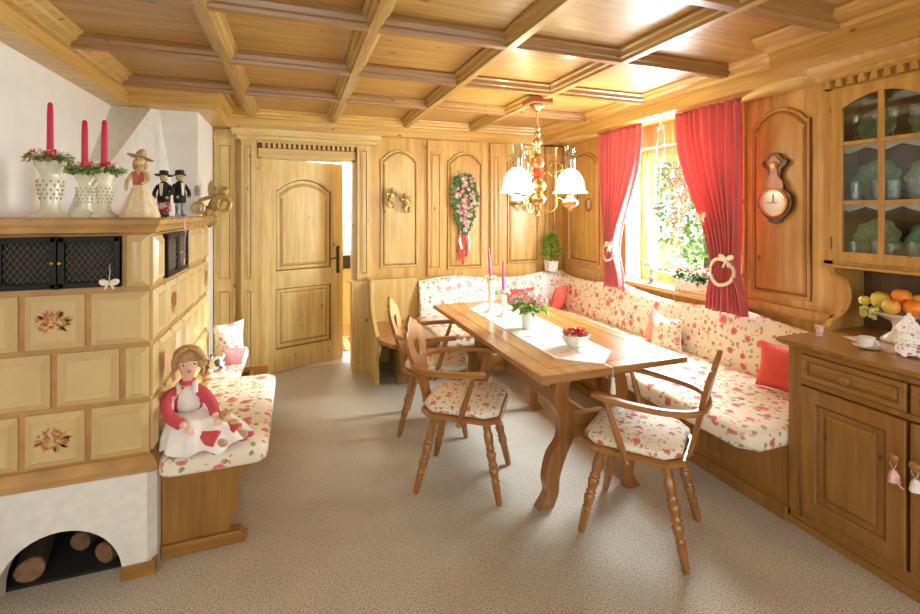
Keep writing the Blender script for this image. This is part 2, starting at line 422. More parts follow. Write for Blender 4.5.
tile_fr = simple('ochre_glaze', (.46, .25, .075), .25, var=.2, nscale=10, Coat_Weight=.4)

# ================================================================== SETTING
XL, XR, YB, YR, ZC = -1.21, 2.90, 4.55, -1.62, 2.40
# floor (runs on into the hall) and hall floor
struct(MB().box(XL-.1, YR-.1, -.06, XR+.1, YB+.12, 0).build('floor', carpet_m, smooth=False))
struct(MB().box(-1.3, YB+.12, -.06, 2.2, 7.2, -.001).build('floor_hall', simple('hall_tiles', (.72, .70, .66), .4, var=.03), smooth=False))
# ---- ceiling with crossing beams
ceil_o = struct(MB().box(XL-.1, YR-.1, ZC, XR+.2, YB+.1, ZC+.08).build('ceiling', ceilH, smooth=False))
bp = [(-.062, ZC), (-.062, ZC-.014), (-.046, ZC-.022), (-.040, ZC-.044), (-.026, ZC-.050), (-.022, ZC-.066), (.022, ZC-.066), (.026, ZC-.050), (.040, ZC-.044), (.046, ZC-.022), (.062, ZC-.014), (.062, ZC)]
for y in (-.80, -.07, .66, 1.385, 2.11, 2.84, 3.57):
    MB().prism(bp, lambda u, v, h, y=y: (h, y+u, v), XL+.05, 2.52).build('beam', beamH, ceil_o, smooth=False)
for x in (-.36, .34, 1.03, 1.73):
    MB().prism(bp, lambda u, v, h, x=x: (x+u, h, v-.0015), YR, YB-.1).build('beam', beamY, ceil_o, smooth=False, uvy=True)
# ---- walls
struct(MB().box(XL-.12, YR-.12, 0, XL, 3.86, ZC).build('wall_left', plaster, smooth=False))
struct(MB().box(XL-.12, 3.86, 0, -.68, YB+.12, ZC).build('wall_alcove', plaster, smooth=False))
# sloping chimney breast above the stove
ch = MB(); ch.add([(-1.21,3.10,1.40),(-1.21,3.84,2.25),(-1.21,3.87,1.40),(-.86,3.60,1.40),(-.97,3.84,2.25),(-.80,3.87,1.40),(-.93,3.87,2.25),(-1.21,3.87,2.25)],
    [(0,3,4,1),(3,5,6,4),(0,1,7,2),(0,2,5,3),(1,4,6,7)])
struct(ch.build('trim_chimney_slope', rough_pl, smooth=False))
wb = MB().box(-.68, YB, 0, -.285, YB+.12, ZC).box(.525, YB, 0, XR+.12, YB+.12, ZC).box(-.285, YB, 2.0, .525, YB+.12, ZC)
wall_back = struct(wb.build('wall_back', pineV, smooth=False))
WY0, WY1, WZ0, WZ1 = 2.28, 3.47, .86, 2.06
wr = MB().box(XR, YR, 0, XR+.26, WY0, ZC).box(XR, WY1, 0, XR+.26, YB, ZC).box(XR, WY0, 0, XR+.26, WY1, WZ0).box(XR, WY0, WZ1, XR+.26, WY1, ZC)
wall_right = struct(wr.build('wall_right', pineV, smooth=False))
# wall behind the camera with two openings made up for the fill lamps
rear = MB().box(XL, YR-.12, 0, XR, YR, .9).box(XL, YR-.12, 2.2, XR, YR, ZC)
for a, b in ((XL, -.9), (.5, 1.2), (2.6, XR)): rear.box(a, YR-.12, .9, b, YR, 2.2)
struct(rear.build('wall_rear', plaster, smooth=False))

ARC = [(0, 0), (0, .010), (.006, .016), (.016, .016), (.024, .003), (.028, .002), (.032, .002), (.044, .012), (.060, .013)]
def arch_panel(parent, fr, u0, v0, u1, v1, m, rise=.10, name='arched_panel'):
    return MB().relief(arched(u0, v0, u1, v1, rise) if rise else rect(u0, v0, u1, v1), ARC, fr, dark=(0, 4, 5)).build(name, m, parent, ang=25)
def pilaster(parent, fr, u0, u1, z0, z1, m, h=.045, name='pilaster', split=None):
    b = MB().prism(rect(u0, z0, u1, z1), fr, 0, h)
    i = min(.035, (u1-u0)*.28)
    for a, c in ([(z0+.08, split), (split+.10, z1-.14)] if split else [(z0+.08, z1-.14)]):
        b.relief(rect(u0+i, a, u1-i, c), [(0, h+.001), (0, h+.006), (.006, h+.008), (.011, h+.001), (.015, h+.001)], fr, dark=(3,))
    b.prism(rect(u0-.012, z1-.09, u1+.012, z1-.065), fr, 0, h+.014)
    return b.build(name, m, parent, ang=25)
FB = frY(YB)
# far left panelling and the two pilasters left of the door
pilaster(wall_back, FB, -.672, -.50, .0, 2.24, paleV, .03, 'panelling', .80)
pilaster(wall_back, FB, -.450, -.325, .0, 2.24, paleV, .075, split=.80)
pilaster(wall_back, FB, .565, .700, .0, 2.24, paleV, .075, split=.80)
MB().box(-.31, YB-.05, 2.0, .55, YB, 2.24).build('door_header', paleH, wall_back, smooth=False)
b = MB()
for k in range(19): b.box(-.275+k*.0435, YB-.078, 2.085, -.252+k*.0435, YB-.0501, 2.127)
b.build('dentil_row', paleV, wall_back, smooth=False)
MB().box(-.318, YB-.086, 2.128, .558, YB, 2.142).build('moulding', paleH, wall_back, smooth=False)
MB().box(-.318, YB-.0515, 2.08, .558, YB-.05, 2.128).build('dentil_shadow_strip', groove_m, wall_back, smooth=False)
MB().sweep([(-.47, YB), (-.47, YB-.08), (.73, YB-.08), (.73, YB)][::-1], [(0, 2.143), (.012, 2.155), (.018, 2.18), (.045, 2.19), (.055, 2.215), (.055, 2.243), (0, 2.243)]).build('door_cornice', paleH, wall_back, ang=25)
# door casing and the reveal
MB().box(-.325, YB-.035, 0, -.283, YB+.12, 2.0).box(.523, YB-.035, 0, .565, YB+.12, 2.0).box(-.325, YB-.035, 1.99, .565, YB+.12, 2.03).build('door_casing', paleV, wall_back, smooth=False)
arch_panel(wall_back, FB, .80, .94, 1.185, 2.13, paleV)
arch_panel(wall_back, FB, .80, .16, 1.185, .82, paleV, 0, 'square_panel')
pilaster(wall_back, FB, 1.285, 1.455, .84, 2.24, pineV, .03)
arch_panel(wall_back, FB, 1.505, .90, 1.905, 2.14, pineV)
pilaster(wall_back, FB, 1.99, 2.12, .84, 2.24, pineV, .03)
arch_panel(wall_back, FB, 2.20, .93, 2.60, 2.15, pineV)
pilaster(wall_back, FB, 2.67, 2.80, .84, 2.24, pineV, .04)
# right wall panelling
FX = frX(XR)
arch_panel(wall_right, FX, 3.86, .96, 4.41, 2.14, pineV, .11)
MB().box(XR-.02, 3.48, .88, XR, 4.52, .915).build('dado_rail', pineH, wall_right, smooth=False)
arch_panel(wall_right, FX, 1.845, .965, 2.225, 2.165, hutV, .10)
MB().box(XR-.03, 2.255, .86, XR, 2.275, 2.25).box(XR-.03, 1.62, .60, XR, 1.73, 2.25).box(XR-.03, 1.62, .86, XR, 2.27, .915).build('stile', hutV, wall_right, smooth=False)
# plinth block beside the door
pl = MB().box(.50, 4.33, 0, .655, YB-.07, .84); pl.relief(rect(.535, .08, .62, .76), [(0, .0), (0, .008), (.008, .01), (.016, .001)], frY(4.33)); pl.box(.495, 4.322, .82, .66, YB-.07, .845)
struct(pl.build('trim_plinth', paleV, smooth=True, ang=25))
# cornice
CP = [(0, 2.245), (.125, 2.245), (.125, 2.33), (.150, 2.335), (.155, 2.35), (.185, 2.362), (.190, 2.378), (.215, 2.388), (.22, ZC), (0, ZC)]
struct(MB().sweep([(XR, YB), (-.68, YB), (-.68, 3.86), (XL, 3.86), (XL, YR)], CP).build('trim_cornice', pineH, ang=25))
def pr(x0, x1): return [(XR, 2.245), (x0, 2.245), (x0-.005, 2.33), (x0-.03, 2.335), (x0-.045, 2.352), (x1+.03, 2.365), (x1+.02, 2.38), (x1, 2.39), (x1, ZC), (XR, ZC)]
struct(MB().prism(pr(2.60, 2.47), lambda u, v, h: (u, h, v), 1.60, YB-.01).build('trim_right_cornice', pineH, ang=25, uvy=True))
struct(MB().prism([(x, z-.001) for x, z in pr(2.36, 2.22)], lambda u, v, h: (u, h, v), YR, 1.71).build('trim_hutch_cornice', hutH, ang=25, uvy=True))
struct(MB().box(XR-.03, 1.8, .0, XR, YB, .08).build('baseboard_right', pineH, smooth=False))
# ---- the window
win = thing('window_1', None, None, (XR+.16, (WY0+WY1)/2, WZ0), kind='structure')
XW = XR+.20
f = MB().box(XW-.03, WY1-.09, WZ0+.02, XW+.03, WY1, WZ1).box(XW-.03, WY0, WZ0+.02, XW+.03, WY0+.09, WZ1).box(XW-.029, WY0+.09, WZ1-.09, XW+.029, WY1-.09, WZ1).box(XW-.029, WY0+.09, WZ0+.02, XW+.029, WY1-.09, WZ0+.08)
f.box(XW-.045, WY1-.125, WZ0+.06, XW+.01, WY1-.07, WZ1-.06).box(XW-.045, WY0+.07, WZ0+.06, XW+.01, WY0+.125, WZ1-.06).box(XW-.044, WY0+.125, WZ1-.12, XW+.009, WY1-.125, WZ1-.062).box(XW-.044, WY0+.125, WZ0+.062, XW+.009, WY1-.125, WZ0+.11)
f.build('window_frame', paleV, win, smooth=False, bevel=.004)
MB().box(XW-.02, WY0+.12, WZ0+.10, XW-.014, WY1-.12, WZ1-.11).build('pane', glass('window_glass', (.97, 1, .99), .03), win, smooth=False)
MB().box(XR-.05, WY0-.05, WZ0-.02, XW-.03, WY1+.05, WZ0+.015).build('window_sill', paleH, win, smooth=False, bevel=.005)
MB().box(XR-.004, WY1-.006, WZ0+.016, XW-.031, WY1-.001, WZ1-.001).box(XR-.004, WY0+.001, WZ0+.016, XW-.031, WY0+.006, WZ1-.001).build('reveal', white_cloth, win, smooth=False)
# window handle
MB().box(XW-.075, WY1-.13, 1.42, XW-.045, WY1-.105, 1.50).box(XW-.085, WY1-.125, 1.36, XW-.07, WY1-.11, 1.48).build('window_handle', chrome, win, bevel=.003)

# ---- door leaf (ajar, swinging into the hall)
door = thing('door_1', None, None, (-.283, YB-.03, 0), R(19.5), kind='structure')
d = MB(); d.M = wmat(door)
DW, DH = .79, 1.985
d.box(.0, .0, .012, .11, .042, DH).box(DW-.11, 0, .012, DW, .042, DH).box(.11, 0, .012, DW-.11, .042, .20).box(.11, 0, .80, DW-.11, .042, .93)
poly = [(.11, DH), (.11, 1.72)]+[(.11+(DW-.22)*t/26, 1.72+.11*archf(t/26)) for t in range(27)]+[(DW-.11, DH)]
d.prism(poly, lambda u, v, h: (u, h, v), 0, .042)
d.build('door_frame', paleV, door, smooth=False, bevel=.003)
for nm, pg in (('upper_panel', arched(.11, .93, DW-.11, 1.83, .11)), ('lower_panel', rect(.11, .20, DW-.11, .80))):
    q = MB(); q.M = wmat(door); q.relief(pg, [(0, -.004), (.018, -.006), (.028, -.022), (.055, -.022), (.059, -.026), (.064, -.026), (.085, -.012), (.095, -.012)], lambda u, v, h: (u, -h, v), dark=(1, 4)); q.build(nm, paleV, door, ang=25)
    q = MB(); q.M = wmat(door); q.prism(pg, lambda u, v, h: (u, h, v), .028, .04); q.build('panel_back', paleV, door, smooth=False)
q = MB(); q.M = wmat(door)
q.box(DW-.072, -.006, .90, DW-.042, 0, 1.14); q.cyl((DW-.057, 0, 1.04), (DW-.057, -.045, 1.04), .008); q.tube(cr([(DW-.057, -.045, 1.04), (DW-.09, -.05, 1.045), (DW-.13, -.048, 1.035), (DW-.16, -.045, 1.04)], 4), .007)
q.ell((DW-.057, -.008, 1.14), (.02, .004, .02)).ell((DW-.057, -.008, .90), (.02, .004, .02))
q.build('door_handle', simple('forged_iron', (.06, .045, .035), .4, .7), door)

# ---- hall beyond the door
hb = MB().box(-1.3, 6.2, 0, 2.3, 6.3, 2.5).box(1.55, YB+.12, 0, 1.65, 6.2, 2.5).box(-1.3, YB+.12, 0, -1.2, 6.2, 2.5)
struct(hb.build('wall_hall', hallwall, smooth=False))
struct(MB().box(-1.3, YB+.12, 2.42, 2.3, 6.3, 2.5).build('ceiling_hall', hallwall, smooth=False))
hc = thing('kitchen_cabinet', 'pale wooden base cabinet with black top seen through the open doorway', 'cabinet', (.75, 5.9, 0))
MB().box(.35, 5.65, .0, 1.15, 6.18, .82).build('body', paleV, hc, smooth=False)
MB().relief(rect(.40, .10, .70, .68), ARC, frY(5.65)).build('door', paleV, hc, ang=25)
MB().box(.33, 5.60, .82, 1.17, 6.18, .98).build('hob', simple('black_glass', (.02, .02, .022), .2), hc, smooth=False, bevel=.01)
rg = NT('striped_rug'); wv = rg.n('ShaderNodeTexWave'); wv.inputs['Scale'].default_value = 3.2; rg.l(rg.coords(uv=False, rnd=False), wv.inputs[0])
rg.set(Base_Color=rg.ramp(wv.outputs[1], [(.2, (.7, .08, .06)), (.4, (.85, .75, .55)), (.6, (.2, .3, .12)), (.8, (.8, .5, .12))]), Roughness=.9)
tag(origin(MB().box(.1, 5.05, 0, .95, 5.55, .012).build('striped_rug', rg.m, bevel=.004), (.5, 5.3, 0)), 'red, cream and green striped rug on the floor beyond the doorway', 'rug')

# ---- garden outside the window
struct(MB().box(XR+.3, -14, -.6, 30, 26, -.5).build('ground_garden', simple('lawn', (.16, .26, .06), .9, var=.3, nscale=3), smooth=False))
bark = simple('bark', (.10, .065, .04), .9); cutw = simple('cut_wood', (.26, .145, .07), .8, var=.25)
def bush(name, label, c, r, n, m, trunk=True, seed=1, leafsize=.16):
    rnd = random.Random(seed); t = thing(name, label, 'tree' if trunk else 'shrub', (c[0], c[1], -.5), group=None)
    b = MB()
    for _ in range(n):
        dv = Vector((rnd.gauss(0, 1), rnd.gauss(0, 1), rnd.gauss(0, 1))).normalized(); k = rnd.random()**.4
        p = Vector((c[0]+dv.x*r[0]*k, c[1]+dv.y*r[1]*k, c[2]+dv.z*r[2]*k))
        b.leaf(p, (rnd.uniform(-1, 1), rnd.uniform(-1, 1), rnd.uniform(-1, .4)), (rnd.uniform(-1, 1), rnd.uniform(-1, 1), 1), leafsize*rnd.uniform(.7, 1.3), leafsize*.6)
    b.build('foliage', m, t, smooth=False)
    q = MB().tube([(c[0], c[1], -.5), (c[0]+.05, c[1], c[2]*.3), (c[0], c[1]+.1, c[2])], lambda t: .12*(1-.6*t), 8)
    for k in range(5):
        a = k*1.3; q.tube([(c[0], c[1], c[2]*(.35+.1*k)), (c[0]+math.cos(a)*r[0]*.6, c[1]+math.sin(a)*r[1]*.6, c[2]+.1*k)], lambda t: .05*(1-.7*t), 6)
    q.build('trunk', bark, t)
gl = mixed('sunlit_leaf', (.05, .16, .015), (.12, .28, .03), (.26, .42, .07), 3, .6)
bush('garden_tree', 'bright green leafy tree outside, right half of the window view', (8.4, 7.5, 2.5), (1.3, 1.5, 2.2), 3600, gl, seed=3)
bush('garden_shrub', 'low green garden shrub outside below the tree', (6.1, 6.2, .0), (.9, .9, .6), 900, gl, False, 5)

# ================================================================== STOVE
st = thing('tiled_stove', 'cream and ochre tiled stove on a white plaster base with an arched log opening', 'stove', (-.87, 2.85, 0))
SX, SY0, SY1 = -.545, 2.20, 3.50
# base with the arched opening
ac = [(-.865+.205*math.cos(PI*k/20), .01+.235*math.sin(PI*k/20)**.9) for k in range(21)]
out = [(-1.205, 0), (-1.072, 0)]+list(reversed(ac))+[(-.658, 0), (-.575, 0), (-.575, .43), (-1.205, .43)]
b = MB().prism(out, frY(2.215, 1), 0, .08)
b.box(-.66, 2.215+.08, 0, -.575, SY1, .43).box(-1.205, 2.9, 0, -.66, SY1, .43).box(-1.205, 2.295, .34, -.66, 2.9, .43)
b.add([(-.575,2.215,0),(-.548,2.25,0),(-.548,2.25,.43),(-.575,2.215,.43),(-.575,SY1,0),(-.548,SY1,0),(-.548,SY1,.43),(-.575,SY1,.43)], [(0,1,2,3),(1,5,6,2),(4,7,6,5),(0,3,7,4),(3,2,6,7),(0,4,5,1)])
b.build('plaster_base', rough_pl, st, smooth=False)
MB().box(-.665, 2.205, 0, -.56, 2.215, .055).box(-.56, 2.205, 0, -.546, 2.25, .055).build('wood_skirting', cabH, st, smooth=False)
MB().box(-1.2, 2.80, 0, -.66, 2.88, .34).box(-1.2, 2.3, .0, -.67, 2.88, .012).build('firebox_lining', simple('soot', (.02, .018, .016), .9), st, smooth=False)
# body
MB().box(XL+.005, SY0+.02, .49, SX-.02, SY1-.01, 1.415).build('tile_surround', tile_fr, st, smooth=False)
def ledge(z0, prof): return [(d, z0+z) for d, z in prof]
path = [(SX-.0, SY1), (SX-.0, SY0), (XL+.005, SY0)]
MB().sweep([p for p in path], [(-.2, .43), (.0, .43), (.012, .445), (.014, .462), (.004, .478), (-.006, .492), (-.014, .498), (-.2, .50)]).build('lower_ledge', tile_fr, st, ang=25)
MB().sweep(path, [(-.2, 1.408), (-.012, 1.41), (.002, 1.418), (.008, 1.435), (.022, 1.45), (.026, 1.468), (.02, 1.475), (-.2, 1.475)]).box(XL+.005, SY0+.1, 1.44, SX-.1, SY1-.005, 1.475).build('crown_ledge', tile_fr, st, ang=25)
TP = [(0, -.004), (0, .006), (.004, .008), (.024, .020), (.030, .018), (.034, .016)]
tiles = MB(); g = .022
def trow(fr, z0, z1, cuts, tm):
    for a, c in zip(cuts[:-1], cuts[1:]): tm.relief(rect(a+g/2, z0+g/2, c-g/2, z1-g/2), TP, fr)
FS = frY(SY0+.018); FSX = frX(SX-.018, 1)
trow(FS, .50, .725, [-1.205, -.985, -.775, -.557], tiles)
trow(FS, .725, .955, [-1.11, -.885, -.66, -.557], tiles)
trow(FS, .955, 1.185, [-1.205, -.985, -.775, -.557], tiles)
tiles.relief(rect(-.645, 1.196, -.567, 1.405), TP, FS)
yy = [2.215, 2.42, 2.63, 2.84, 3.05, 3.26, 3.48]
trow(FSX, .50, .725, yy, tiles); trow(FSX, .725, .955, [2.215, 2.31, 2.52, 2.73, 2.94, 3.15, 3.36, 3.48], tiles); trow(FSX, .955, 1.185, yy, tiles)
trow(FSX, 1.185, 1.41, [2.215, 2.38], tiles); trow(FSX, 1.185, 1.41, [2.84, 3.05, 3.26, 3.48], tiles)
tiles.build('glazed_tiles', tile_m, st, ang=20)
# painted bouquets on tiles
rnd = random.Random(4)
rose_p = simple('tile_paint_red', (.50, .11, .05), .4, var=.3, nscale=80); leaf_p = simple('tile_paint_ochre', (.42, .24, .06), .4, var=.3, nscale=80)
def motif(fr, u, v, s=1):
    fl = MB(); lf = MB()
    for k in range(60):
        a = rnd.uniform(0, 2*PI); q = rnd.random()**.6; x = u+math.cos(a)*.058*q*s; z = v+(math.sin(a)*.044*q+.014*(1-abs(math.cos(a)*q)))*s
        r = rnd.uniform(.005, .010)*s; n5 = 5
        poly = [(x+r*(1 if i % 2 else .45)*math.cos(i*PI/n5+a), z+r*(1 if i % 2 else .45)*math.sin(i*PI/n5+a)) for i in range(2*n5)]
        (fl if k % 3 else lf).prism(poly, fr, .0165, .0175+.0001*(k % 7))
    for k in range(16):
        a = rnd.uniform(0, 2*PI); x0 = u+math.cos(a)*.030*s; z0 = v+math.sin(a)*.020*s; x1 = u+math.cos(a)*.074*s; z1 = v+math.sin(a)*.056*s
        dx, dz = (z1-z0)*.14, -(x1-x0)*.14
        lf.prism([(x0, z0), ((x0+x1)/2+dx, (z0+z1)/2+dz), (x1, z1), ((x0+x1)/2-dx, (z0+z1)/2-dz)], fr, .0165, .0178)
    f_ = fl.build('painted_bouquet', rose_p, st, smooth=False); lf.build('painted_leaves', leaf_p, f_, smooth=False)
motif(FS, -.885, .612, .9); motif(FS, -.885, 1.070, .9); motif(FSX, 2.52, 1.07, .9); motif(FSX, 3.36, 1.07, .9)
# warming niche with lattice doors
def grille(fr, u0, u1, z0, z1, knob_u):
    dd = MB().prism(rect(u0, z0, u1, z1), fr, .0, .006).build('niche_door', iron, st, smooth=False)
    q = MB(); fw = .022
    for r4 in (rect(u0, z0, u1, z0+fw), rect(u0, z1-fw, u1, z1), rect(u0, z0, u0+fw, z1), rect(u1-fw, z0, u1, z1)): q.prism(r4, fr, .006, .022)
    q.build('door_rim', iron, dd, smooth=False, bevel=.003)
    q = MB(); w_, h_ = u1-u0-2*fw, z1-z0-2*fw; n = 7
    for s_ in (1, -1):
        for k in range(-12, 14):
            pts = []
            for j in range(0, 31):
                x = w_*j/30; z = s_*(x*1.45)+k*.030+(h_ if s_ < 0 else 0)
                z += .0035*math.sin(x*2*PI/.0207)
                if 0 <= z <= h_: pts.append(fr(u0+fw+x, z0+fw+z, .012+.001*s_))
            if len(pts) > 2: q.tube(pts, .0014, 4)
    q.build('lattice', iron_line, dd)
    q = MB(); c = fr(knob_u, (z0+z1)/2, .026); q.ell(c, .009); q.build('knob', brass_dk, dd)
grille(FS, -1.06, -.872, 1.20, 1.402, -.882); grille(FS, -.868, -.665, 1.20, 1.402, -.858)
grille(FSX, 2.40, 2.61, 1.20, 1.40, 2.60); grille(FSX, 2.615, 2.825, 1.20, 1.40, 2.63)
# a bow on the niche door, hearts on the side
bw = thing('fabric_bow', 'small cream bow hanging on the right niche door of the stove', 'bow', (-.69, 2.17, 1.21))
q = MB().ell((-.707, 2.165, 1.222), (.018, .006, .013), Euler((0, .4, 0))).ell((-.673, 2.165, 1.222), (.018, .006, .013), Euler((0, -.4, 0))).ell((-.69, 2.162, 1.220), (.007, .007, .007))
q.tube([(-.69, 2.165, 1.22), (-.70, 2.166, 1.205), (-.704, 2.168, 1.196)], .004, 6).tube([(-.69, 2.165, 1.22), (-.68, 2.166, 1.205), (-.676, 2.168, 1.196)], .004, 6)
q.build('bow', cream_cloth, bw); MB().tube([(-.69, 2.166, 1.22), (-.688, 2.168, 1.27), (-.69, 2.166, 1.295)], .002, 5).build('cord', iron_line, bw)
for i, (x, y, r, rz, l) in enumerate(((-1.00, 2.31, .050, .25, 'leftmost cut log with pale end lying in the arched stove opening'), (-.885, 2.45, .042, -.2, 'middle log, thinnest, deep in the arched stove opening'), (-.76, 2.33, .045, -.5, 'right-hand cut log with pale end in the arched stove opening'))):
    t = thing('firewood_log', l, 'log', (x, y, .012), rz)
    q = MB(); q.M = wmat(t); q.lathe([(r, 0), (r*1.03, .1), (r, .3)], (0, 0, r), (0, 1, 0), 11, .05, 3); q.build('bark', bark, t)
    q = MB(); q.M = wmat(t); q.lathe([(r*.92, -.002), (r*.92, .004)], (0, 0, r), (0, 1, 0), 11); q.build('cut_end', cutw, t)

# ---- bench along the stove
sb = thing('stove_bench', 'wooden bench with scrolled end board running along the side of the tiled stove', 'bench', (-.35, 2.8, 0))
pr_ = cr([(-.19, .385), (-.185, .35), (-.205, .315), (-.245, .285), (-.25, .25), (-.235, .20), (-.25, .14), (-.275, .10), (-.28, .055)], 4)
MB().prism([(-.543, .055)]+[(-.543, .385)]+[p for p in pr_], frY(2.30, 1), 0, .03).build('end_board', cabV, sb, smooth=False, bevel=.002)
MB().prism([(-.543, 0), (-.215, 0), (-.205, .02), (-.225, .035), (-.235, .055), (-.543, .055)], frY(2.285, 1), 0, .06).build('foot_rail', cabH, sb, smooth=False, bevel=.003)
MB().prism([(-.543, 0.0)]+[(-.543, .385)]+[p for p in pr_]+[(-.28, 0)], frY(3.60, 1), 0, .03).build('end_board', cabV, sb, smooth=False)
MB().box(-.543, 2.28, .385, -.14, 3.10, .40).box(-.543, 3.10, .385, -.35, 3.80, .40).build('seat_board', cabH, sb, smooth=False)
MB().box(-.30, 2.33, .06, -.28, 3.60, .36).build('front_board', cabH, sb, smooth=False)
def cushion(poly, z0, z1, m, name, r=.035, parent=None, puff=.012, nseg=3, convex=True):
    # rounded slab: outline inset in steps
    q = MB(); n = len(poly); prof = []
    for k in range(nseg+1):
        a = PI/2*k/nseg; prof.append((r*(1-math.sin(a)), z0+r*(1-math.cos(a))*.8))
    for k in range(nseg+1):
        a = PI/2*k/nseg; prof.append((r*(1-math.cos(a)), z1-r*(1-math.sin(a))*.9))
    prof += [(r*1.35, z1+puff*.4)]
    rings = [[(u, v, z) for u, v in inset(poly, d)] for d, z in prof]
    mx_ = sum(p[0] for p in poly)/n; my_ = sum(p[1] for p in poly)/n
    rings.append([(mx_+(u-mx_)*.86, my_+(v-my_)*.93, z1+puff) for u, v, z in rings[-1]] if convex else [(u, v, z1+puff*.5) for u, v in inset(poly, r*1.8)])
    vs = [p for rg_ in rings for p in rg_]; fs = []
    for k in range(len(rings)-1):
        for i in range(n): fs.append((k*n+i, k*n+(i+1) % n, (k+1)*n+(i+1) % n, (k+1)*n+i))
    fs += [tuple(reversed(range(n))), tuple((len(rings)-1)*n+i for i in range(n))]
    return q.add(vs, fs).build(name, m, parent, ang=60)
def rpoly(x0, y0, x1, y1, r, k=4):
    o = []
    for cx, cy, a0 in ((x1-r, y0+r, -PI/2), (x1-r, y1-r, 0), (x0+r, y1-r, PI/2), (x0+r, y0+r, PI)):
        for i in range(k+1): o.append((cx+r*math.cos(a0+PI/2*i/k), cy+r*math.sin(a0+PI/2*i/k)))
    return o
c = cushion(rpoly(-.54, 2.18, -.115, 3.16, .06), .392, .475, fab, 'seat_cushion', .03); origin(c, (-.33, 2.67, .392)); tag(c, 'long floral bench cushion under the seated doll, beside the tiled stove', 'cushion')
c = cushion(rpoly(-.54, 3.17, -.33, 3.83, .05), .402, .485, fab_dim, 'seat_cushion', .03); origin(c, (-.43, 3.5, .402)); tag(c, 'shorter floral bench cushion behind the doll, nearest the door', 'cushion')

# ================================================================== CORNER BENCH
cbn = thing('corner_bench', 'built-in corner bench with floral upholstery along the back wall and window wall', 'bench', (2.5, 4.0, 0))
MB().box(2.25, 1.54, .03, 2.29, 3.95, .37).box(.86, 3.93, .03, 2.27, 3.97, .37).box(2.235, 1.54, 0, 2.30, 3.96, .07).box(.84, 3.915, 0, 2.27, 3.97, .07).build('base', cabV, cbn, smooth=False, bevel=.003)
q = MB()
for i in range(5): q.relief(rect(1.60+i*.47, .11, 2.02+i*.47, .33), [(0, .0), (0, .008), (.01, .01), (.018, .002), (.03, .002), (.045, .008)], frX(2.25))
q.build('base_panels', cabV, cbn, ang=25)
MB().box(2.08, 1.56, .365, XR-.035, 4.50, .385).box(1.16, 3.68, .366, 2.08, 4.50, .385).build('seat_board', cabH, cbn, smooth=False)
# bare wooden end seat
MB().prism([(.66, 4.53), (.66, 3.80), (.74, 3.64), (1.14, 3.64), (1.14, 4.53)], frZ(.395, 1), 0, .035).build('end_seat', legH, cbn, smooth=False, bevel=.006)
MB().box(.86, 3.97, 0, 1.14, 4.40, .395).build('end_box', paleV, cbn, smooth=False, bevel=.004)
pf = [(4.53, 0), (3.96, 0)]+cr([(3.96, .10), (3.99, .17), (3.96, .24), (3.88, .30), (3.86, .36), (3.90, .42), (4.02, .47), (4.16, .56), (4.24, .68), (4.25, .78), (4.28, .86), (4.36, .865)], 4)+[(4.53, .865)]
MB().prism(pf, frX(.655, 1), 0, .035).build('end_panel', paleV, cbn, smooth=False, bevel=.004)
MB().box(.70, 4.46, .43, 1.16, 4.53, .84).build('end_backrest', paleV, cbn, smooth=False)
seat = MB()
cushion([(1.14, 3.62), (2.0, 3.62), (2.0, 1.62), (2.08, 1.54), (2.80, 1.54), (2.80, 4.45), (1.14, 4.45)], .352, .455, fab, 'seat_upholstery', .035, cbn, convex=False)
def top_wave(s, base=.80): return base+.045*(.5+.5*math.cos(s*2*PI/1.18))**1.5
def backpad(fr, s0, s1, ph, m, name):        # fr(s, z, depth)
    n = 60; q = MB(); P = []
    secs = []
    for i in range(n+1):
        s_ = s0+(s1-s0)*i/n; zt = top_wave(s_+ph)
        secs.append([fr(s_, .43, .02), fr(s_, .45, .13), fr(s_, .55, .145), fr(s_, .68, .12), fr(s_, zt-.05, .085), fr(s_, zt-.012, .07), fr(s_, zt, .045), fr(s_, zt-.012, .015), fr(s_, zt-.05, .0), fr(s_, .43, 0)])
    k = 10; vs = [p for c_ in secs for p in c_]; fs = [(i*k+j, i*k+(j+1) % k, (i+1)*k+(j+1) % k, (i+1)*k+j) for i in range(n) for j in range(k)]
    fs += [tuple(reversed(range(k))), tuple(n*k+j for j in range(k))]
    return q.add(vs, fs).build(name, m, cbn, ang=50)
backpad(lambda s_, z, d_: (XR-.03-d_, s_, z), 1.55, 4.52, .1, fab, 'back_upholstery')
backpad(lambda s_, z, d_: (s_, YB-.04-d_, z), 1.17, 2.86, -.35, fab_dim, 'back_upholstery')

def pillow(name, label, c, size, rot, m, trim=None, cat='cushion'):
    t = thing(name, label, cat, c); t.rotation_euler = rot
    q = MB(); q.M = wmat(t); w_, h_, d_ = size; n = 12
    for sgn in (1, -1):
        q.grid(lambda a, b, sgn=sgn: ((a-.5)*w_*(1-.10*math.sin(PI*b)), sgn*d_/2*(math.sin(PI*a)*math.sin(PI*b))**.45, h_*b+(.5-b)*.10*h_*math.sin(PI*a)*1), n, n)
    q.build('cover', m, t, ang=80)
    if trim:
        q = MB(); q.M = wmat(t); pts = []
        for k in range(40):
            u = k/10; s_ = int(u); f_ = u-s_; a, b = ((f_, 0), (1, f_), (1-f_, 1), (0, 1-f_))[s_]
            pts.append(((a-.5)*w_*(1-.10*math.sin(PI*b)), 0, h_*b+(.5-b)*.10*h_*math.sin(PI*a)))
        q.tube(pts, .006, 6, True, up=(0, 1, 0)); q.build('piping', trim, t)
    return t
pillow('throw_pillow', 'coral red pillow leaning at the near end of the window bench', (2.62, 1.83, .462), (.30, .27, .10), (R(12), 0, R(95)), redcloth)
pillow('throw_pillow', 'floral pillow with cream rosettes at the middle of the window bench', (2.62, 2.70, .462), (.28, .24, .10), (R(14), R(8), R(95)), fab_small, cream_cloth)
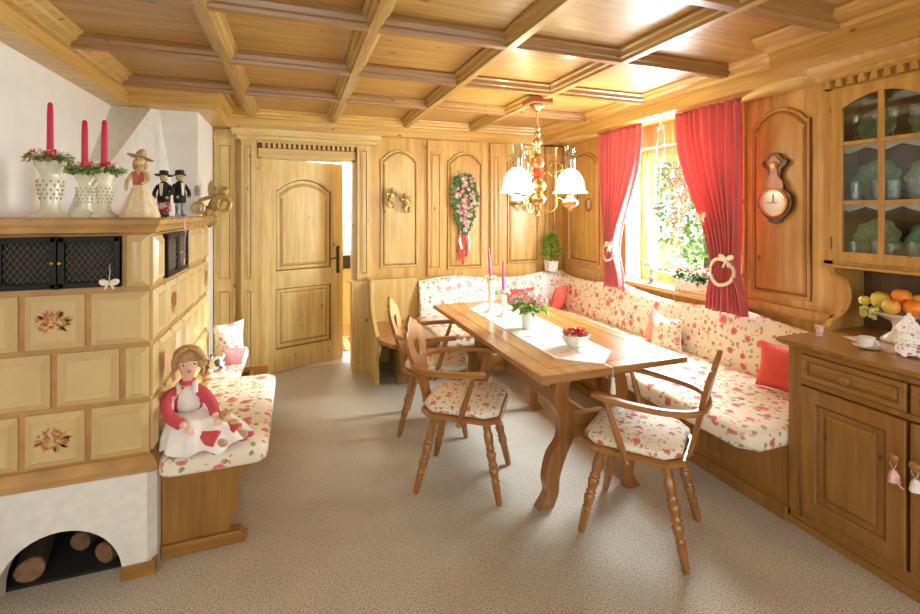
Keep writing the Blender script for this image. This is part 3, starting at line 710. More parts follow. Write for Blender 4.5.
pillow('throw_pillow', 'coral pillow tucked behind the floral pillow on the window bench', (2.66, 2.86, .462), (.26, .25, .09), (R(10), R(-8), R(80)), simple('pale_coral', (.78, .30, .26), .85))
pillow('throw_pillow', 'coral red pillow standing in the corner of the bench', (2.58, 4.16, .462), (.36, .27, .10), (R(12), R(4), R(38)), redcloth)
pillow('throw_pillow', 'second coral pillow, half hidden, in the bench corner left of the other', (2.22, 4.30, .462), (.34, .25, .09), (R(10), 0, R(8)), redcloth)

# ================================================================== TABLE
tb = thing('dining_table', 'long varnished wooden dining table on scrolled trestle legs', 'table', (1.465, 2.62, 0))
TX0, TX1, TY0, TY1 = 1.030, 1.872, 1.782, 3.47
MB().relief(rect(TX0+.03, TY0+.03, TX1-.03, TY1-.03), [(.0, .725), (-.03, .738), (-.03, .760), (-.024, .765), (.055, .765), (.056, .7635), (.060, .7635), (.061, .765)], lambda u, v, h: (u, v, h)).relief(rect(TX0+.03, TY0+.03, TX1-.03, TY1-.03), [(0, .725), (.1, .725)], lambda u, v, h: (u, v, h)).build('tabletop', tabH, tb, ang=20, uvy=True)
MB().box(TX0+.12, TY0+.20, .64, TX0+.145, TY1-.20, .725).box(TX1-.145, TY0+.20, .64, TX1-.12, TY1-.20, .725).box(TX0+.145, TY0+.20, .64, TX1-.145, TY0+.225, .725).box(TX0+.145, TY1-.225, .64, TX1-.145, TY1-.20, .725).build('apron', tabH, tb, smooth=False, bevel=.003)
cl = [(-.10, .70), (-.175, .62), (-.185, .52), (-.145, .44), (-.15, .34), (-.20, .26), (-.235, .15), (-.235, .07), (-.275, .0)]
wd_ = [.11, .085, .085, .10, .085, .10, .085, .07, .09]
C2 = cr([(x, z, w_) for (x, z), w_ in zip(cl, wd_)], 5)
for yt in (2.04, 3.08):
    for sg in (1, -1):
        L = [(1.465+sg*(x-w_/2), z) for x, z, w_ in C2]; Rr = [(1.465+sg*(x+w_/2), z) for x, z, w_ in reversed(C2)]
        MB().prism(L+Rr, frY(yt-.03, 1), 0, .06).build('trestle_leg', legW, tb, smooth=False, bevel=.006)
    MB().box(1.465-.27, yt-.04, .665, 1.465+.27, yt+.04, .725).build('cross_bearer', legH, tb, smooth=False, bevel=.008)
    MB().box(1.465-.15, yt-.028, .33, 1.465+.15, yt+.028, .45).build('cross_bearer', legH, tb, smooth=False, bevel=.008)
    q = MB(); e = -1 if yt < 2.5 else 1
    q.box(1.45, yt+e*.045, .31, 1.48, yt+e*.07, .47); q.build('wedge', legW, tb, smooth=False, bevel=.003)
MB().box(1.45, 1.95, .345, 1.48, 3.17, .435).build('stretcher', legH, tb, smooth=False, bevel=.006)

# ---- chairs
LEG = [(.0, 0), (.012, 0), (.016, .03), (.018, .10), (.021, .22), (.018, .25), (.023, .27), (.018, .29), (.022, .34), (.026, .40), (.019, .43), (.025, .455), (.019, .48), (.023, .53), (.027, .58), (.019, .61), (.026, .635), (.019, .66), (.024, .72), (.025, .80), (.019, .84), (.022, .88), (.018, 1.0)]
def make_chair(label, loc, rz):
    t = thing('armchair', label, 'chair', (0, 0, 0), 0, 'wooden armchairs around the dining table')
    P8 = [(-.21, -.13), (-.15, -.20), (.17, -.225), (.235, -.17), (.235, .17), (.17, .225), (-.15, .20), (-.21, .13)]
    MB().relief(P8, [(.02, .405), (.0, .412), (0, .428), (.006, .434)], lambda u, v, h: (u, v, h)).relief(P8, [(.02, .405), (.03, .405)], lambda u, v, h: (u, v, h)).build('seat', legH, t, ang=25)
    cushion([(x*.93+.004, y*.94) for x, y in P8], .434, .478, fab_small, 'seat_cushion', .018, t, .012)
    for sx, sy in ((-1, -1), (-1, 1), (1, -1), (1, 1)):
        MB().turned((sx*.225+.005, sy*.195, 0), (sx*.135+.01, sy*.125, .41), LEG).build('leg', legW, t, ang=50)
    MB().box(-.15, -.15, .385, .16, -.10, .405).box(-.15, .10, .385, .16, .15, .405).build('batten', legH, t, smooth=False, bevel=.004)
    half = [(0, 0), (.055, 0)]+cr([(.055, 0), (.05, .05), (.062, .12), (.10, .20), (.135, .29), (.142, .36), (.120, .405), (.088, .415), (.075, .44), (.045, .452), (.0, .478)], 4)[1:]+[(0, .335)]+cr([(.018, .352), (.036, .345), (.042, .318), (.028, .285), (0, .25)], 3)
    q = MB(); tilt = lambda u, v, h: (-.185-v*.24-.016*math.cos(u*7)-h, u, .425+v*.985)
    q.prism(half, tilt, 0, .022).prism([(-u, v) for u, v in half][::-1], tilt, 0, .022)
    q.build('backrest', legW, t, smooth=False, bevel=.003)
    arm = [(.155, .215, .668), (.10, .235, .668), (.0, .236, .662), (-.12, .215, .655), (-.21, .175, .652), (-.262, .11, .650), (-.28, .0, .650)]
    pth = cr(arm, 5); full = pth+[(x, -y, z) for x, y, z in reversed(pth[:-1])]
    MB().bar(full, lambda s_: .030+.022*abs(math.cos(PI*s_))**2, .024).build('arm_rail', legH, t, ang=40)
    for sy in (1, -1):
        MB().turned((.015, sy*.205, .385), (.105, sy*.232, .66), [(.0, 0), (.012, 0), (.017, .03), (.010, .08), (.013, .12), (.016, .35), (.014, .7), (.010, 1)], 10).build('arm_support', legW, t, ang=50)
    t.location = loc; t.rotation_euler = (0, 0, rz); return t
chA = make_chair('heart-backed wooden armchair at the left side of the table, nearer the camera', (.895, 2.41, 0), R(-33))
def chair_copy(label, loc, rz):
    c = copy_tree(chA); c['label'] = label; c.location = loc; c.rotation_euler = (0, 0, rz); return c
chair_copy('heart-backed wooden armchair at the left side of the table, farther, beside the bare end seat', (.93, 3.10, 0), R(-22))
chair_copy('wooden armchair at the near end of the table with its back toward the dresser', (1.555, 1.75, 0), R(126))

# ---- table runner
runner = thing('table_runner', 'white embroidered runner with pointed tasselled end down the table', 'table runner', (1.4, 2.55, .766))
rp = [(1.225, 1.985), (1.405, 1.835), (1.570, 1.99), (1.60, 3.22), (1.43, 3.40), (1.245, 3.22)]
MB().prism(rp, frZ(.7655, 1), 0, .0025).build('cloth', runner_m, runner, smooth=False)
q = MB(); q.box(1.401, 1.776, .766, 1.409, 1.84, .7685)
q.build('tip', runner_m, runner, smooth=False)
q = MB().tube([(1.405, 1.778, .768), (1.405, 1.770, .765), (1.405, 1.769, .715)], .0015, n=6).ell((1.405, 1.769, .715), .009, nu=8, nv=6).lathe([(.006, 0), (.010, -.02), (.013, -.065)], (1.405, 1.769, .712), n=10).build('tassel', white_cloth, runner)
ZT = .7682
# candlesticks with candles on the table
def tcandle(x, y, h, lab, tilt):
    cs = thing('candlestick', 'white ceramic candlestick '+lab, 'candlestick', (x, y, ZT))
    q = MB().lathe([(.045, 0), (.045, .006), (.02, .02), (.014, .05), (.02, .09), (.015, .13), (.014, h-.05), (.024, h-.02), (.026, h), (.012, h), (.012, h-.01), (0, h-.01)], (x, y, ZT), n=16, flute=.0); q.build('stem', porcelain, cs, ang=50)
    wr_ = thing('candle_ring', 'small flower ring on the candlestick '+lab, 'flower ring', (x, y, ZT+h))
    q = MB(); rnd = random.Random(int(x*1000+y*10))
    r2 = MB()
    for k in range(34):
        a = rnd.uniform(0, 2*PI); rr = rnd.uniform(.018, .044); p = (x+math.cos(a)*rr, y+math.sin(a)*rr, ZT+h+rnd.uniform(.0, .02)); q.leaf(p, (math.cos(a), math.sin(a), rnd.uniform(-.6, .8)), (0, 0, 1), .028, .016)
    for k in range(7):
        a = k*.9; r2.rose((x+math.cos(a)*.034, y+math.sin(a)*.034, ZT+h+.014), (math.cos(a), math.sin(a), .8), .018, 6)
    q.build('leaves', green1, wr_, smooth=False); r2.build('blossoms', white_fl, wr_, smooth=False)
    cd = MB().tube([(x, y, ZT+h-.008), (x+tilt*.4, y, ZT+h+.12), (x+tilt, y, ZT+h+.225)], lambda t: .0105*(1-.45*t), 10).tube([(x+tilt, y, ZT+h+.224), (x+tilt, y, ZT+h+.235)], .001, 5).build('taper_candle', candle_pink)
    origin(cd, (x, y, ZT+h-.008)); tag(cd, 'magenta taper candle '+lab, 'candle')
tcandle(1.345, 3.06, .235, 'at the far end of the table, the left one', -.016)
tcandle(1.372, 2.90, .16, 'at the far end of the table, the right one', .0)
# vase of flowers
va = thing('flower_vase', 'white vase filled with pink roses and leaves on the runner', 'vase', (1.383, 2.56, ZT))
MB().lathe([(.035, 0), (.036, .004), (.042, .05), (.052, .10), (.058, .112), (.054, .112), (.046, .09), (0, .085)], (1.383, 2.56, ZT), n=22, flute=.03, nf=10).build('pot', porcelain, va, ang=60)
lv = MB(); rs = MB(); rs2 = MB(); rnd = random.Random(12)
for k in range(130):
    a = rnd.uniform(0, 2*PI); e = rnd.uniform(-.15, 1.3); rr = rnd.uniform(.05, .10)
    p = Vector((1.383+math.cos(a)*math.cos(e)*rr*1.15, 2.56+math.sin(a)*math.cos(e)*rr*1.15, ZT+.115+math.sin(e)*rr*.8))
    lv.leaf(p, (math.cos(a), math.sin(a), rnd.uniform(-.8, .5)), (rnd.uniform(-.4, .4), rnd.uniform(-.4, .4), 1), rnd.uniform(.035, .055), .028)
for k in range(24): a = k*2.4; lv.cyl((1.383, 2.56, ZT+.09), (1.383+.07*math.cos(a), 2.56+.07*math.sin(a), ZT+.15), .0015, n=5)
for k in range(20):
    a = k*2.4; e = .35+.95*(k/20); rr = .115
    (rs if k % 3 else rs2).rose((1.383+math.cos(a)*math.cos(e)*rr, 2.56+math.sin(a)*math.cos(e)*rr, ZT+.125+math.sin(e)*rr*.8), (math.cos(a)*math.cos(e), math.sin(a)*math.cos(e), math.sin(e)+.2), rnd.uniform(.022, .032))
lv.build('leaves', green1, va, smooth=False); rs.build('pink_roses', pink_fl, va, smooth=False); rs2.build('white_roses', white_fl, va, smooth=False)
# white bowl with red flowers
bo = thing('flower_bowl', 'white fluted bowl of red flowers at the near end of the runner', 'bowl', (1.435, 2.13, ZT))
MB().lathe([(.035, 0), (.04, .003), (.062, .03), (.082, .065), (.085, .072), (.079, .070), (.058, .034), (0, .028)], (1.435, 2.13, ZT), n=40, flute=.035, nf=10).build('bowl', porcelain, bo, ang=60)
lv = MB(); rs = MB(); rs2 = MB()
for k in range(50):
    a = rnd.uniform(0, 2*PI); rr = rnd.uniform(.0, .06); lv.leaf((1.435+math.cos(a)*rr, 2.13+math.sin(a)*rr, ZT+.05+rnd.uniform(0, .02)), (math.cos(a), math.sin(a), rnd.uniform(-.2, .8)), (0, 0, 1), .035, .02)
for k, (dx, dy, r) in enumerate(((.025, -.01, .038), (.0, .035, .028), (.05, .02, .028), (-.015, -.02, .022), (.02, -.05, .024), (-.045, .01, .022))): rs.rose((1.435+dx, 2.13+dy, ZT+.070), (dx*4, dy*4, 1), r, 9)
for dx, dy in ((-.05, -.03), (-.03, .045), (-.055, .0)): rs2.rose((1.435+dx, 2.13+dy, ZT+.06), (dx*4, dy*4, 1), .018, 6)
lv.build('leaves', green1, bo, smooth=False); rs.build('red_flowers', red_fl, bo, smooth=False); rs2.build('peach_flowers', pink_fl, bo, smooth=False)

# ================================================================== CHANDELIER
CXc, CYc = 1.71, 3.02
cd = thing('chandelier', 'turned wood and brass chandelier with three glowing oil-lamp shades above the table', 'chandelier', (CXc, CYc, 1.50))
MB().box(CXc-.085, CYc-.085, 2.305, CXc+.085, CYc+.085, 2.345).build('ceiling_block', wood('reddish_block', (.42, .13, .05), (.30, .08, .03), 'u', knots=0), cd, smooth=False, bevel=.004)
MB().lathe([(.0, 2.255), (.018, 2.257), (.022, 2.268), (.05, 2.283), (.058, 2.295), (.055, 2.305)], (CXc, CYc, 0), n=20).build('canopy', brass, cd, ang=50)
q = MB()
for k in range(7):
    z = 2.262-k*.019; up_ = (1, 0, 0) if k % 2 else (0, 1, 0)
    q.tube([(CXc+(.008*math.cos(a) if k % 2 else 0), CYc+(0 if k % 2 else .008*math.cos(a)), z+.015*math.sin(a)) for a in [2*PI*j/12 for j in range(12)]], .0025, 6, True, up=(0, 1, 0) if k % 2 else (1, 0, 0))
q.build('chain', brass, cd)
MB().lathe([(0, 2.16), (.012, 2.155), (.008, 2.14), (.022, 2.125), (.01, 2.105), (.026, 2.085), (.012, 2.06), (.030, 2.035), (.034, 2.02), (.014, 1.99), (.020, 1.975), (.026, 1.955), (.015, 1.94), (.03, 1.93)], (CXc, CYc, 0), n=18).build('upper_spindle', brass_dk, cd, ang=60)
MB().lathe([(.02, 1.93), (.045, 1.90), (.055, 1.87), (.045, 1.84), (.025, 1.82)], (CXc, CYc, 0), n=20).build('wood_ball', legW, cd, ang=60)
MB().lathe([(.03, 1.82), (.04, 1.81), (.035, 1.785), (.042, 1.77), (.03, 1.762)], (CXc, CYc, 0), n=20).build('painted_collar', simple('red_enamel', (.45, .06, .04), .3), cd, ang=60)
MB().lathe([(.03, 1.762), (.055, 1.74), (.068, 1.70), (.062, 1.665), (.035, 1.645), (.055, 1.63), (.066, 1.60), (.055, 1.565), (.028, 1.545), (.035, 1.535), (.02, 1.51), (.012, 1.49), (.018, 1.475), (0, 1.455)], (CXc, CYc, 0), n=22).build('lower_spindle', brass, cd, ang=60)
shade_m = NT('opal_glass_lit'); shade_m.set(Base_Color=(1, .95, .85), Emission_Color=(1, .88, .66), Emission_Strength=7.0, Roughness=.3); shade_m = shade_m.m
font_m = simple('copper_font', (.62, .36, .16), .25, .9); lampglass = glass('chimney_glass', (.96, .98, .97), .10)
ca, sa = math.cos(R(19.9)), math.sin(R(19.9))
for phi in (75, 195, 315):
    ph = R(phi); dx_, dy_ = math.sin(ph)*.24, -math.cos(ph)*.24      # right, toward camera
    lx, ly = CXc+dx_*ca-(-dy_)*(-sa)*-1*0+dx_*0, CYc
    lx = CXc+dx_*ca+dy_*sa; ly = CYc-dx_*sa+dy_*ca
    arm_ = MB(); m_ = lambda t, z: (CXc+(lx-CXc)*t, CYc+(ly-CYc)*t, z)
    arm_.tube(cr([m_(.12, 1.56), m_(.3, 1.50), m_(.55, 1.52), m_(.62, 1.60), m_(.80, 1.585), m_(1.0, 1.575)], 5), .006, 7)
    arm_.tube([m_(.58, 1.52), m_(.58, 1.75), m_(.58, 1.97)], .005, 6)
    arm_.tube([m_(.58+.2*math.cos(a), 1.83+.035*math.sin(a)) for a in [2*PI*j/14 for j in range(14)]], .0035, 6, True, up=(0, 1, .1))
    arm_.tube(cr([m_(.1, 1.76), m_(.3, 1.80), m_(.5, 1.76), m_(.58, 1.78)], 4), .004, 6)
    arm_.ell(m_(.58, 1.975), .008)
    ao = arm_.build('lamp_arm', brass, cd)
    MB().lathe([(0, 1.502), (.012, 1.512), (.02, 1.528), (.05, 1.545), (.062, 1.563), (.055, 1.585), (.028, 1.602), (.022, 1.625), (.034, 1.635), (.034, 1.66), (.02, 1.665)], (lx, ly, 0), n=20).build('lamp_font', font_m, ao, ang=60)
    MB().lathe([(.112, 1.650), (.104, 1.662), (.101, 1.69), (.095, 1.725), (.079, 1.765), (.055, 1.795), (.034, 1.812)], (lx, ly, 0), n=32, flute=.0).lathe([(.124, 1.640), (.110, 1.652)], (lx, ly, 0), n=32, flute=.03, nf=12).build('lamp_shade', shade_m, ao, ang=60, thick=.003)
    MB().lathe([(.024, 1.665), (.030, 1.70), (.032, 1.79), (.036, 1.81), (.036, 1.90), (.038, 1.985)], (lx, ly, 0), n=16).build('chimney', lampglass, ao, ang=60, thick=.002)
    lamp('lamp_glow', 'POINT', (lx, ly, 2.02), None, 2.6, (1, .80, .52), shadow_soft_size=.03)
    lamp('lamp_glow', 'POINT', (lx, ly, 1.60+.035), None, 3.0, (1, .80, .52), shadow_soft_size=.02)

# ================================================================== CURTAINS
def curtain(label, y0, y1, tie_y, tie_z, tie_w, bot_w, bot_c, xc, ztop, zbot, nf, tie_lab):
    t = thing('curtain', label, 'curtain', (xc, (y0+y1)/2, zbot))
    def fn(a, b):
        z = ztop+(zbot-ztop)*b; tt = (ztop-tie_z)/(ztop-zbot)
        if b < tt: k = (b/tt); s_ = k*k*(3-2*k); k2 = s_**1.25; c_ = (y0+y1)/2*(1-k2)+tie_y*k2; w_ = (y1-y0)*(1-k2)+tie_w*k2
        else: k = (b-tt)/(1-tt); s_ = math.sin(k*PI/2); c_ = tie_y*(1-s_)+bot_c*s_; w_ = tie_w*(1-s_)+bot_w*s_
        dens = (y1-y0)/w_; amp = .022*min(2.0, .6+.35*dens)
        wob = .35*math.sin(a*17+b*2)+.3*math.sin(a*7.3)
        return (xc+amp*math.sin(a*nf*2*PI+wob*2)+.010*math.sin(a*9+b*5), c_+(a-.5)*w_, z)
    MB().grid(fn, 150, 46).build('cloth', curtain_m, t, ang=80, thick=.003)
    q = MB(); pts = []
    for j in range(24):
        a = 2*PI*j/24; pts.append((xc+.055*math.cos(a)-.0, tie_y+(tie_w/2+.012)*math.sin(a), tie_z+.06*math.sin(a)*0+.045*math.cos(a)*-1))
    ring = thing('tieback_ring', tie_lab, 'tieback', (xc-.05, tie_y, tie_z))
    r_ = tie_w*.46
    MB().tube([(xc-.062+.03*abs(math.sin(2*PI*j/24)), tie_y+r_*math.sin(2*PI*j/24), tie_z+r_*1.0*math.cos(2*PI*j/24)) for j in range(24)], .012, 8, True, up=(1, 0, 0)).build('ring', cream_cloth, ring)
    b = MB()
    for s_ in (1, -1): b.ell((xc-.075, tie_y-r_*.75+s_*.028, tie_z+r_*1.05+.012), (.008, .030, .018), Euler((s_*.4, 0, 0))); b.tube([(xc-.075, tie_y-r_*.75, tie_z+r_), (xc-.078, tie_y-r_*.75+s_*.02, tie_z+r_-.05)], .006, 6)
    b.build('bow', cream_cloth, ring)
curtain('coral pink curtain on the left of the window, narrower one, gathered low', 3.07, 3.63, 3.442, 1.13, .15, .25, 3.415, 2.72, 2.244, .82, 8, 'cream ring tieback around the left curtain')
curtain('coral pink curtain on the right of the window with a butterfly pinned on', 2.165, 2.70, 2.273, 1.10, .19, .31, 2.273, 2.72, 2.244, .825, 9, 'cream ring tieback with bow around the right curtain')
bf = thing('butterfly_ornament', 'small cream butterfly pinned on the right curtain', 'butterfly', (2.66, 2.41, 1.46))
q = MB()
for s_ in (1, -1):
    q.prism(cr([(0, .005), (s_*.018, .032), (s_*.045, .035), (s_*.042, .008), (s_*.028, -.004), (s_*.034, -.025), (s_*.016, -.030), (0, -.01)], 3), lambda u, v, h, s_=s_: (2.655-h-abs(u)*.25, 2.41+u, 1.46+v), 0, .002)
q.build('wings', cream_cloth, bf, smooth=False); MB().ell((2.650, 2.41, 1.46), (.004, .004, .022)).build('body', straw, bf)
# ribbon with a hanging bird nest ornament in the window
hg = thing('hanging_ornament', 'ribbon hanging in the window with a small silver bird and greenery', 'ornament', (2.82, 2.94, 1.45))
q = MB()
for s_, y0 in ((1, 2.97), (-1, 2.90)): q.bar([(2.80, 2.935, 2.243), (2.80, y0, 2.16), (2.80, y0+.005*s_, 1.95), (2.80, 2.935, 1.86)], .014, .002)
q.ell((2.80, 2.955, 2.19), (.006, .025, .016), Euler((.4, 0, 0))).ell((2.80, 2.915, 2.19), (.006, .025, .016), Euler((-.4, 0, 0)))
q.tube([(2.80, 2.935, 1.86), (2.80, 2.95, 1.62)], .0015, 5)
q.build('ribbon', ribbon_pink, hg)
q = MB().ell((2.80, 2.94, 1.53), (.03, .055, .028)).ell((2.80, 2.885, 1.55), (.018, .02, .018)).ell((2.80, 3.0, 1.53), (.008, .035, .012))
q.build('bird', simple('grey_bird', (.32, .34, .34), .5, var=.3), hg)
q = MB()
for k in range(40): a = rnd.uniform(0, 2*PI); q.leaf((2.80+.03*math.cos(a), 2.93+.04*math.sin(a), 1.57+rnd.uniform(-.02, .03)), (math.cos(a), math.sin(a), rnd.uniform(-.3, .8)), (0, 0, 1), .035, .015)
q.build('greenery', green_dk, hg, smooth=False)
# crystal drops on threads
for y_, z_, l in ((2.87, 1.80, 'clear glass drop on a thread near the top of the window'), (3.06, 1.16, 'clear glass drop on a long thread low in the window')):
    cdp = thing('glass_drop', l, 'ornament', (2.86, y_, z_))
    MB().lathe([(0, -.03), (.012, -.01), (.010, .005), (0, .025)], (2.86, y_, z_), n=8).build('drop', simple('cut_glass', (.55, .60, .62), .1, Transmission_Weight=.4), cdp, smooth=False)
    MB().cyl((2.86, y_, z_+.02), (2.86, y_, 2.243), .0009, n=4).build('thread', white_cloth, cdp)
# things on the sill
ZS = WZ0+.016
ol = thing('oil_lamp', 'small silver oil lamp with a white glass globe on the window sill', 'lamp', (2.93, 3.17, ZS))
MB().lathe([(.055, 0), (.055, .008), (.03, .018), (.022, .03), (.042, .045), (.045, .06), (.02, .078), (.014, .10), (.02, .108), (.02, .12), (.0, .12)], (2.93, 3.17, ZS), n=20).build('base', simple('pewter', (.35, .32, .28), .3, .8), ol, ang=60)
MB().lathe([(.025, .12), (.06, .15), (.072, .175), (.055, .20), (.028, .215)], (2.93, 3.17, ZS), n=20).build('globe', simple('opal', (.88, .86, .82), .2, Transmission_Weight=.2), ol, ang=60, thick=.003)
MB().lathe([(.016, .20), (.018, .24), (.013, .28), (.014, .31)], (2.93, 3.17, ZS), n=14).build('chimney', lampglass, ol, ang=60, thick=.0015)
fb = thing('flower_box', 'long pot with red geraniums standing on the window sill by the right curtain', 'plant', (2.92, 2.68, ZS))
MB().relief(rect(2.86, 2.52, 2.97, 2.88), [(.015, 0), (0, .10), (.012, .10), (.012, .085)], lambda u, v, h: (u, v, ZS+h)).build('pot', porc_fl, fb, smooth=False)
lv = MB(); rs = MB()
for k in range(240):
    y_ = rnd.uniform(2.53, 2.88); a = rnd.uniform(0, 2*PI); lv.leaf((2.90+rnd.uniform(-.05, .04), y_, ZS+.10+rnd.uniform(-.01, .05)), (math.cos(a), math.sin(a), rnd.uniform(-.6, .9)), (rnd.uniform(-.5, .5), rnd.uniform(-.5, .5), 1), .045, .035)
for k in range(13): rs.rose((2.88+rnd.uniform(-.05, .03), 2.54+.026*k, ZS+.165+rnd.uniform(-.015, .03)), (-.5, rnd.uniform(-.5, .5), .8), .022, 6)
lv.build('leaves', green_dk, fb, smooth=False); rs.build('red_blooms', red_fl, fb, smooth=False)

# ================================================================== WALL DECOR
# dried flower swag on the back wall
sw = thing('flower_swag', 'long drop-shaped dried flower swag with red ribbons on the back wall', 'wall decoration', (1.68, 4.50, 1.55))
lv = MB(); r1 = MB(); r2 = MB()
def sw_w(t): return .125*math.sin(PI*min(1, (t*.92+.06))**.75)**.8
for k in range(320):
    t = rnd.random(); w_ = sw_w(t); x = 1.68+rnd.uniform(-1, 1)*w_*1.05; z = 1.885-.60*t
    a = math.atan2(rnd.uniform(-1, 1), (x-1.68)*10); lv.leaf((x, 4.515-rnd.uniform(0, .03), z), (math.cos(a), -.25, math.sin(a)), (0, -1, .2), .05, .028)
for k in range(95):
    t = rnd.random()**.9; w_ = sw_w(t)*.82; x = 1.68+rnd.uniform(-1, 1)*w_; z = 1.87-.57*t
    (r1 if k % 2 else r2).rose((x, 4.49-rnd.uniform(0, .015), z), (rnd.uniform(-.3, .3), -1, rnd.uniform(-.3, .3)), rnd.uniform(.014, .026), 6)
lv.build('leaves', green_dk, sw, smooth=False); r1.build('pink_flowers', pink_fl, sw, smooth=False); r2.build('cream_flowers', white_fl, sw, smooth=False)
q = MB(); q2 = MB()
for k, (dx, L) in enumerate(((-.035, .34), (-.01, .38), (.015, .30), (.035, .24))):
    (q if k != 3 else q2).grid(lambda a, b, dx=dx, L=L, k=k: (1.68+dx*(1+b*.8)+(a-.5)*.026+.008*math.sin(b*9+k), 4.505-.006*math.sin(b*7+k), 1.33-L*b), 2, 12)
q2.grid(lambda a, b: (1.68-.045+(a-.5)*.03+.01*math.sin(b*8), 4.50, 1.33-.22*b), 2, 10)
q.build('red_ribbons', simple('red_ribbon', (.70, .04, .05), .5), sw, thick=.001); q2.build('white_ribbons', white_cloth, sw, thick=.001)
# gilded cherubs
def cherub(label, x, z, flip):
    t = thing('cherub_figure', label, 'figurine', (x, 4.50, z), group='gilded cherubs on the back wall')
    s_ = -1 if flip else 1; q = MB()
    q.ell((x, 4.49, z), (.032, .022, .042), Euler((0, s_*.3, 0))).ell((x+s_*.012, 4.48, z+.058), (.022, .022, .024)).ell((x-s_*.012, 4.49, z-.038), (.030, .024, .026))
    q.tube(cr([(x+s_*.02, 4.49, z+.025), (x+s_*.05, 4.475, z+.01), (x+s_*.045, 4.465, z+.04)], 4), lambda k: .011*(1-.4*k), 7)
    q.tube(cr([(x-s_*.02, 4.49, z+.025), (x-s_*.05, 4.48, z+.005), (x-s_*.045, 4.475, z-.03)], 4), lambda k: .011*(1-.4*k), 7)
    q.tube(cr([(x-s_*.005, 4.485, z-.05), (x+s_*.025, 4.47, z-.085), (x+s_*.01, 4.48, z-.12)], 4), lambda k: .018*(1-.5*k), 7)
    q.tube(cr([(x-s_*.02, 4.49, z-.045), (x-s_*.035, 4.475, z-.085), (x-s_*.02, 4.48, z-.115)], 4), lambda k: .018*(1-.5*k), 7)
    q.build('body', gold, t)
    w_ = MB()
    for ss in (1, -1): w_.prism(cr([(0, 0), (ss*.03, .03), (ss*.062, .035), (ss*.055, .005), (ss*.035, -.02)], 3, True), lambda u, v, h, ss=ss: (x+u, 4.52-h-abs(u)*.1, z+.02+v), 0, .006)
    w_.build('wings', gold, t, smooth=False)
cherub('gilded cherub on the back wall beside the door, the left, slightly higher one', .90, 1.66, False)
cherub('gilded cherub on the back wall, the right, slightly lower one', 1.05, 1.61, True)
for y_, z_, l in ((4.235, 1.69, 'small oval framed picture on the panelled side wall, nearer the corner'), (4.00, 1.575, 'small oval framed picture on the panelled side wall, nearer the curtain')):
    t = thing('oval_picture', l, 'picture', (2.885, y_, z_), group='small oval pictures')
    MB().tube([(2.868, y_+.042*math.cos(a), z_+.062*math.sin(a)) for a in [2*PI*j/24 for j in range(24)]], .010, 7, True, up=(1, 0, 0)).build('frame', legW, t)
    MB().prism([(.040*math.cos(2*PI*j/24), .060*math.sin(2*PI*j/24)) for j in range(24)], lambda u, v, h: (2.874+h, y_+u, z_+v), 0, .012).build('mount', porcelain, t, smooth=False)
    MB().rose((2.872, y_, z_), (-1, 0, 0), .018, 7).build('motif', pink_fl, t, smooth=False)
# barometer
bz, by = 1.655, 2.04
ba = thing('wall_barometer', 'carved dark wooden barometer with a white round dial on the right wall', 'barometer', (2.884, by, bz))
hv = cr([(0, .165), (.022, .160), (.040, .135), (.062, .125), (.055, .10), (.035, .085), (.030, .05), (.036, .02), (.05, -.01), (.075, -.035), (.083, -.075), (.07, -.115), (.04, -.145), (.025, -.165), (0, -.172)], 3)
out = [(u, v) for u, v in hv]+[(-u, v) for u, v in reversed(hv[1:-1])]
MB().prism(out, lambda u, v, h: (2.884-h, by+u, bz+v), 0, .028).build('carved_back', simple('dark_walnut', (.10, .030, .018), .3, var=.3, Coat_Weight=.5), ba, smooth=False, bevel=.006)
MB().prism([(u*.55, v*.6+.05) for u, v in out], lambda u, v, h: (2.856-h, by+u, bz+v), 0, .006).build('carved_relief', simple('reddish_walnut', (.36, .15, .07), .3, var=.3), ba, smooth=False, bevel=.002)
MB().tube([(2.852, by+.062*math.cos(a), bz-.07+.062*math.sin(a)) for a in [2*PI*j/28 for j in range(28)]], .008, 8, True, up=(1, 0, 0)).build('brass_rim', brass, ba)
MB().lathe([(.056, 0), (.056, .010), (.0, .010)], (2.856, by, bz-.07), (-1, 0, 0), 28).build('dial', porcelain, ba)
MB().box(2.843, by-.003, bz-.07, 2.8455, by+.001, bz-.03).box(2.843, by-.02, bz-.074, 2.8455, by+.03, bz-.071).build('hands', iron, ba, smooth=False)
q = MB()
for k in range(24):
    a = 2*PI*k/24; q.cyl((2.8455, by+.044*math.cos(a), bz-.07+.044*math.sin(a)), (2.8455, by+.050*math.cos(a), bz-.07+.050*math.sin(a)), .0008, n=4)
q.build('dial_marks', iron, ba)
MB().lathe([(.020, 0), (.020, .008), (.012, .012), (0, .012)], (2.856, by, bz+.105), (-1, 0, 0), 16).build('thermometer_boss', brass_dk, ba)
ba.scale = (1, 1.34, 1.34)

# ================================================================== POTTED PLANT in the corner
pp = thing('potted_topiary', 'green cone-shaped plant in a square floral pot on the corner of the bench back', 'plant', (2.67, 4.41, .845))
MB().relief(rect(2.61, 4.35, 2.73, 4.47), [(.012, 0), (0, .11), (.01, .11), (.01, .09)], lambda u, v, h: (u, v, .848+h)).build('pot', porc_fl, pp, smooth=False)
MB().cyl((2.67, 4.41, .93), (2.67, 4.41, 1.2), .006).build('stem', bark, pp)
lv = MB()
for k in range(620):
    t = rnd.random()**.8; z = .975+.29*t; r_ = (.10*(1-t)**.6+.02)*rnd.uniform(.55, 1.05)*(1 if t > .08 else .8); a = rnd.uniform(0, 2*PI)
    lv.leaf((2.67+math.cos(a)*r_, 4.41+math.sin(a)*r_, z), (math.cos(a), math.sin(a), rnd.uniform(-.7, .7)), (rnd.uniform(-.5, .5), rnd.uniform(-.5, .5), 1), .032, .022)
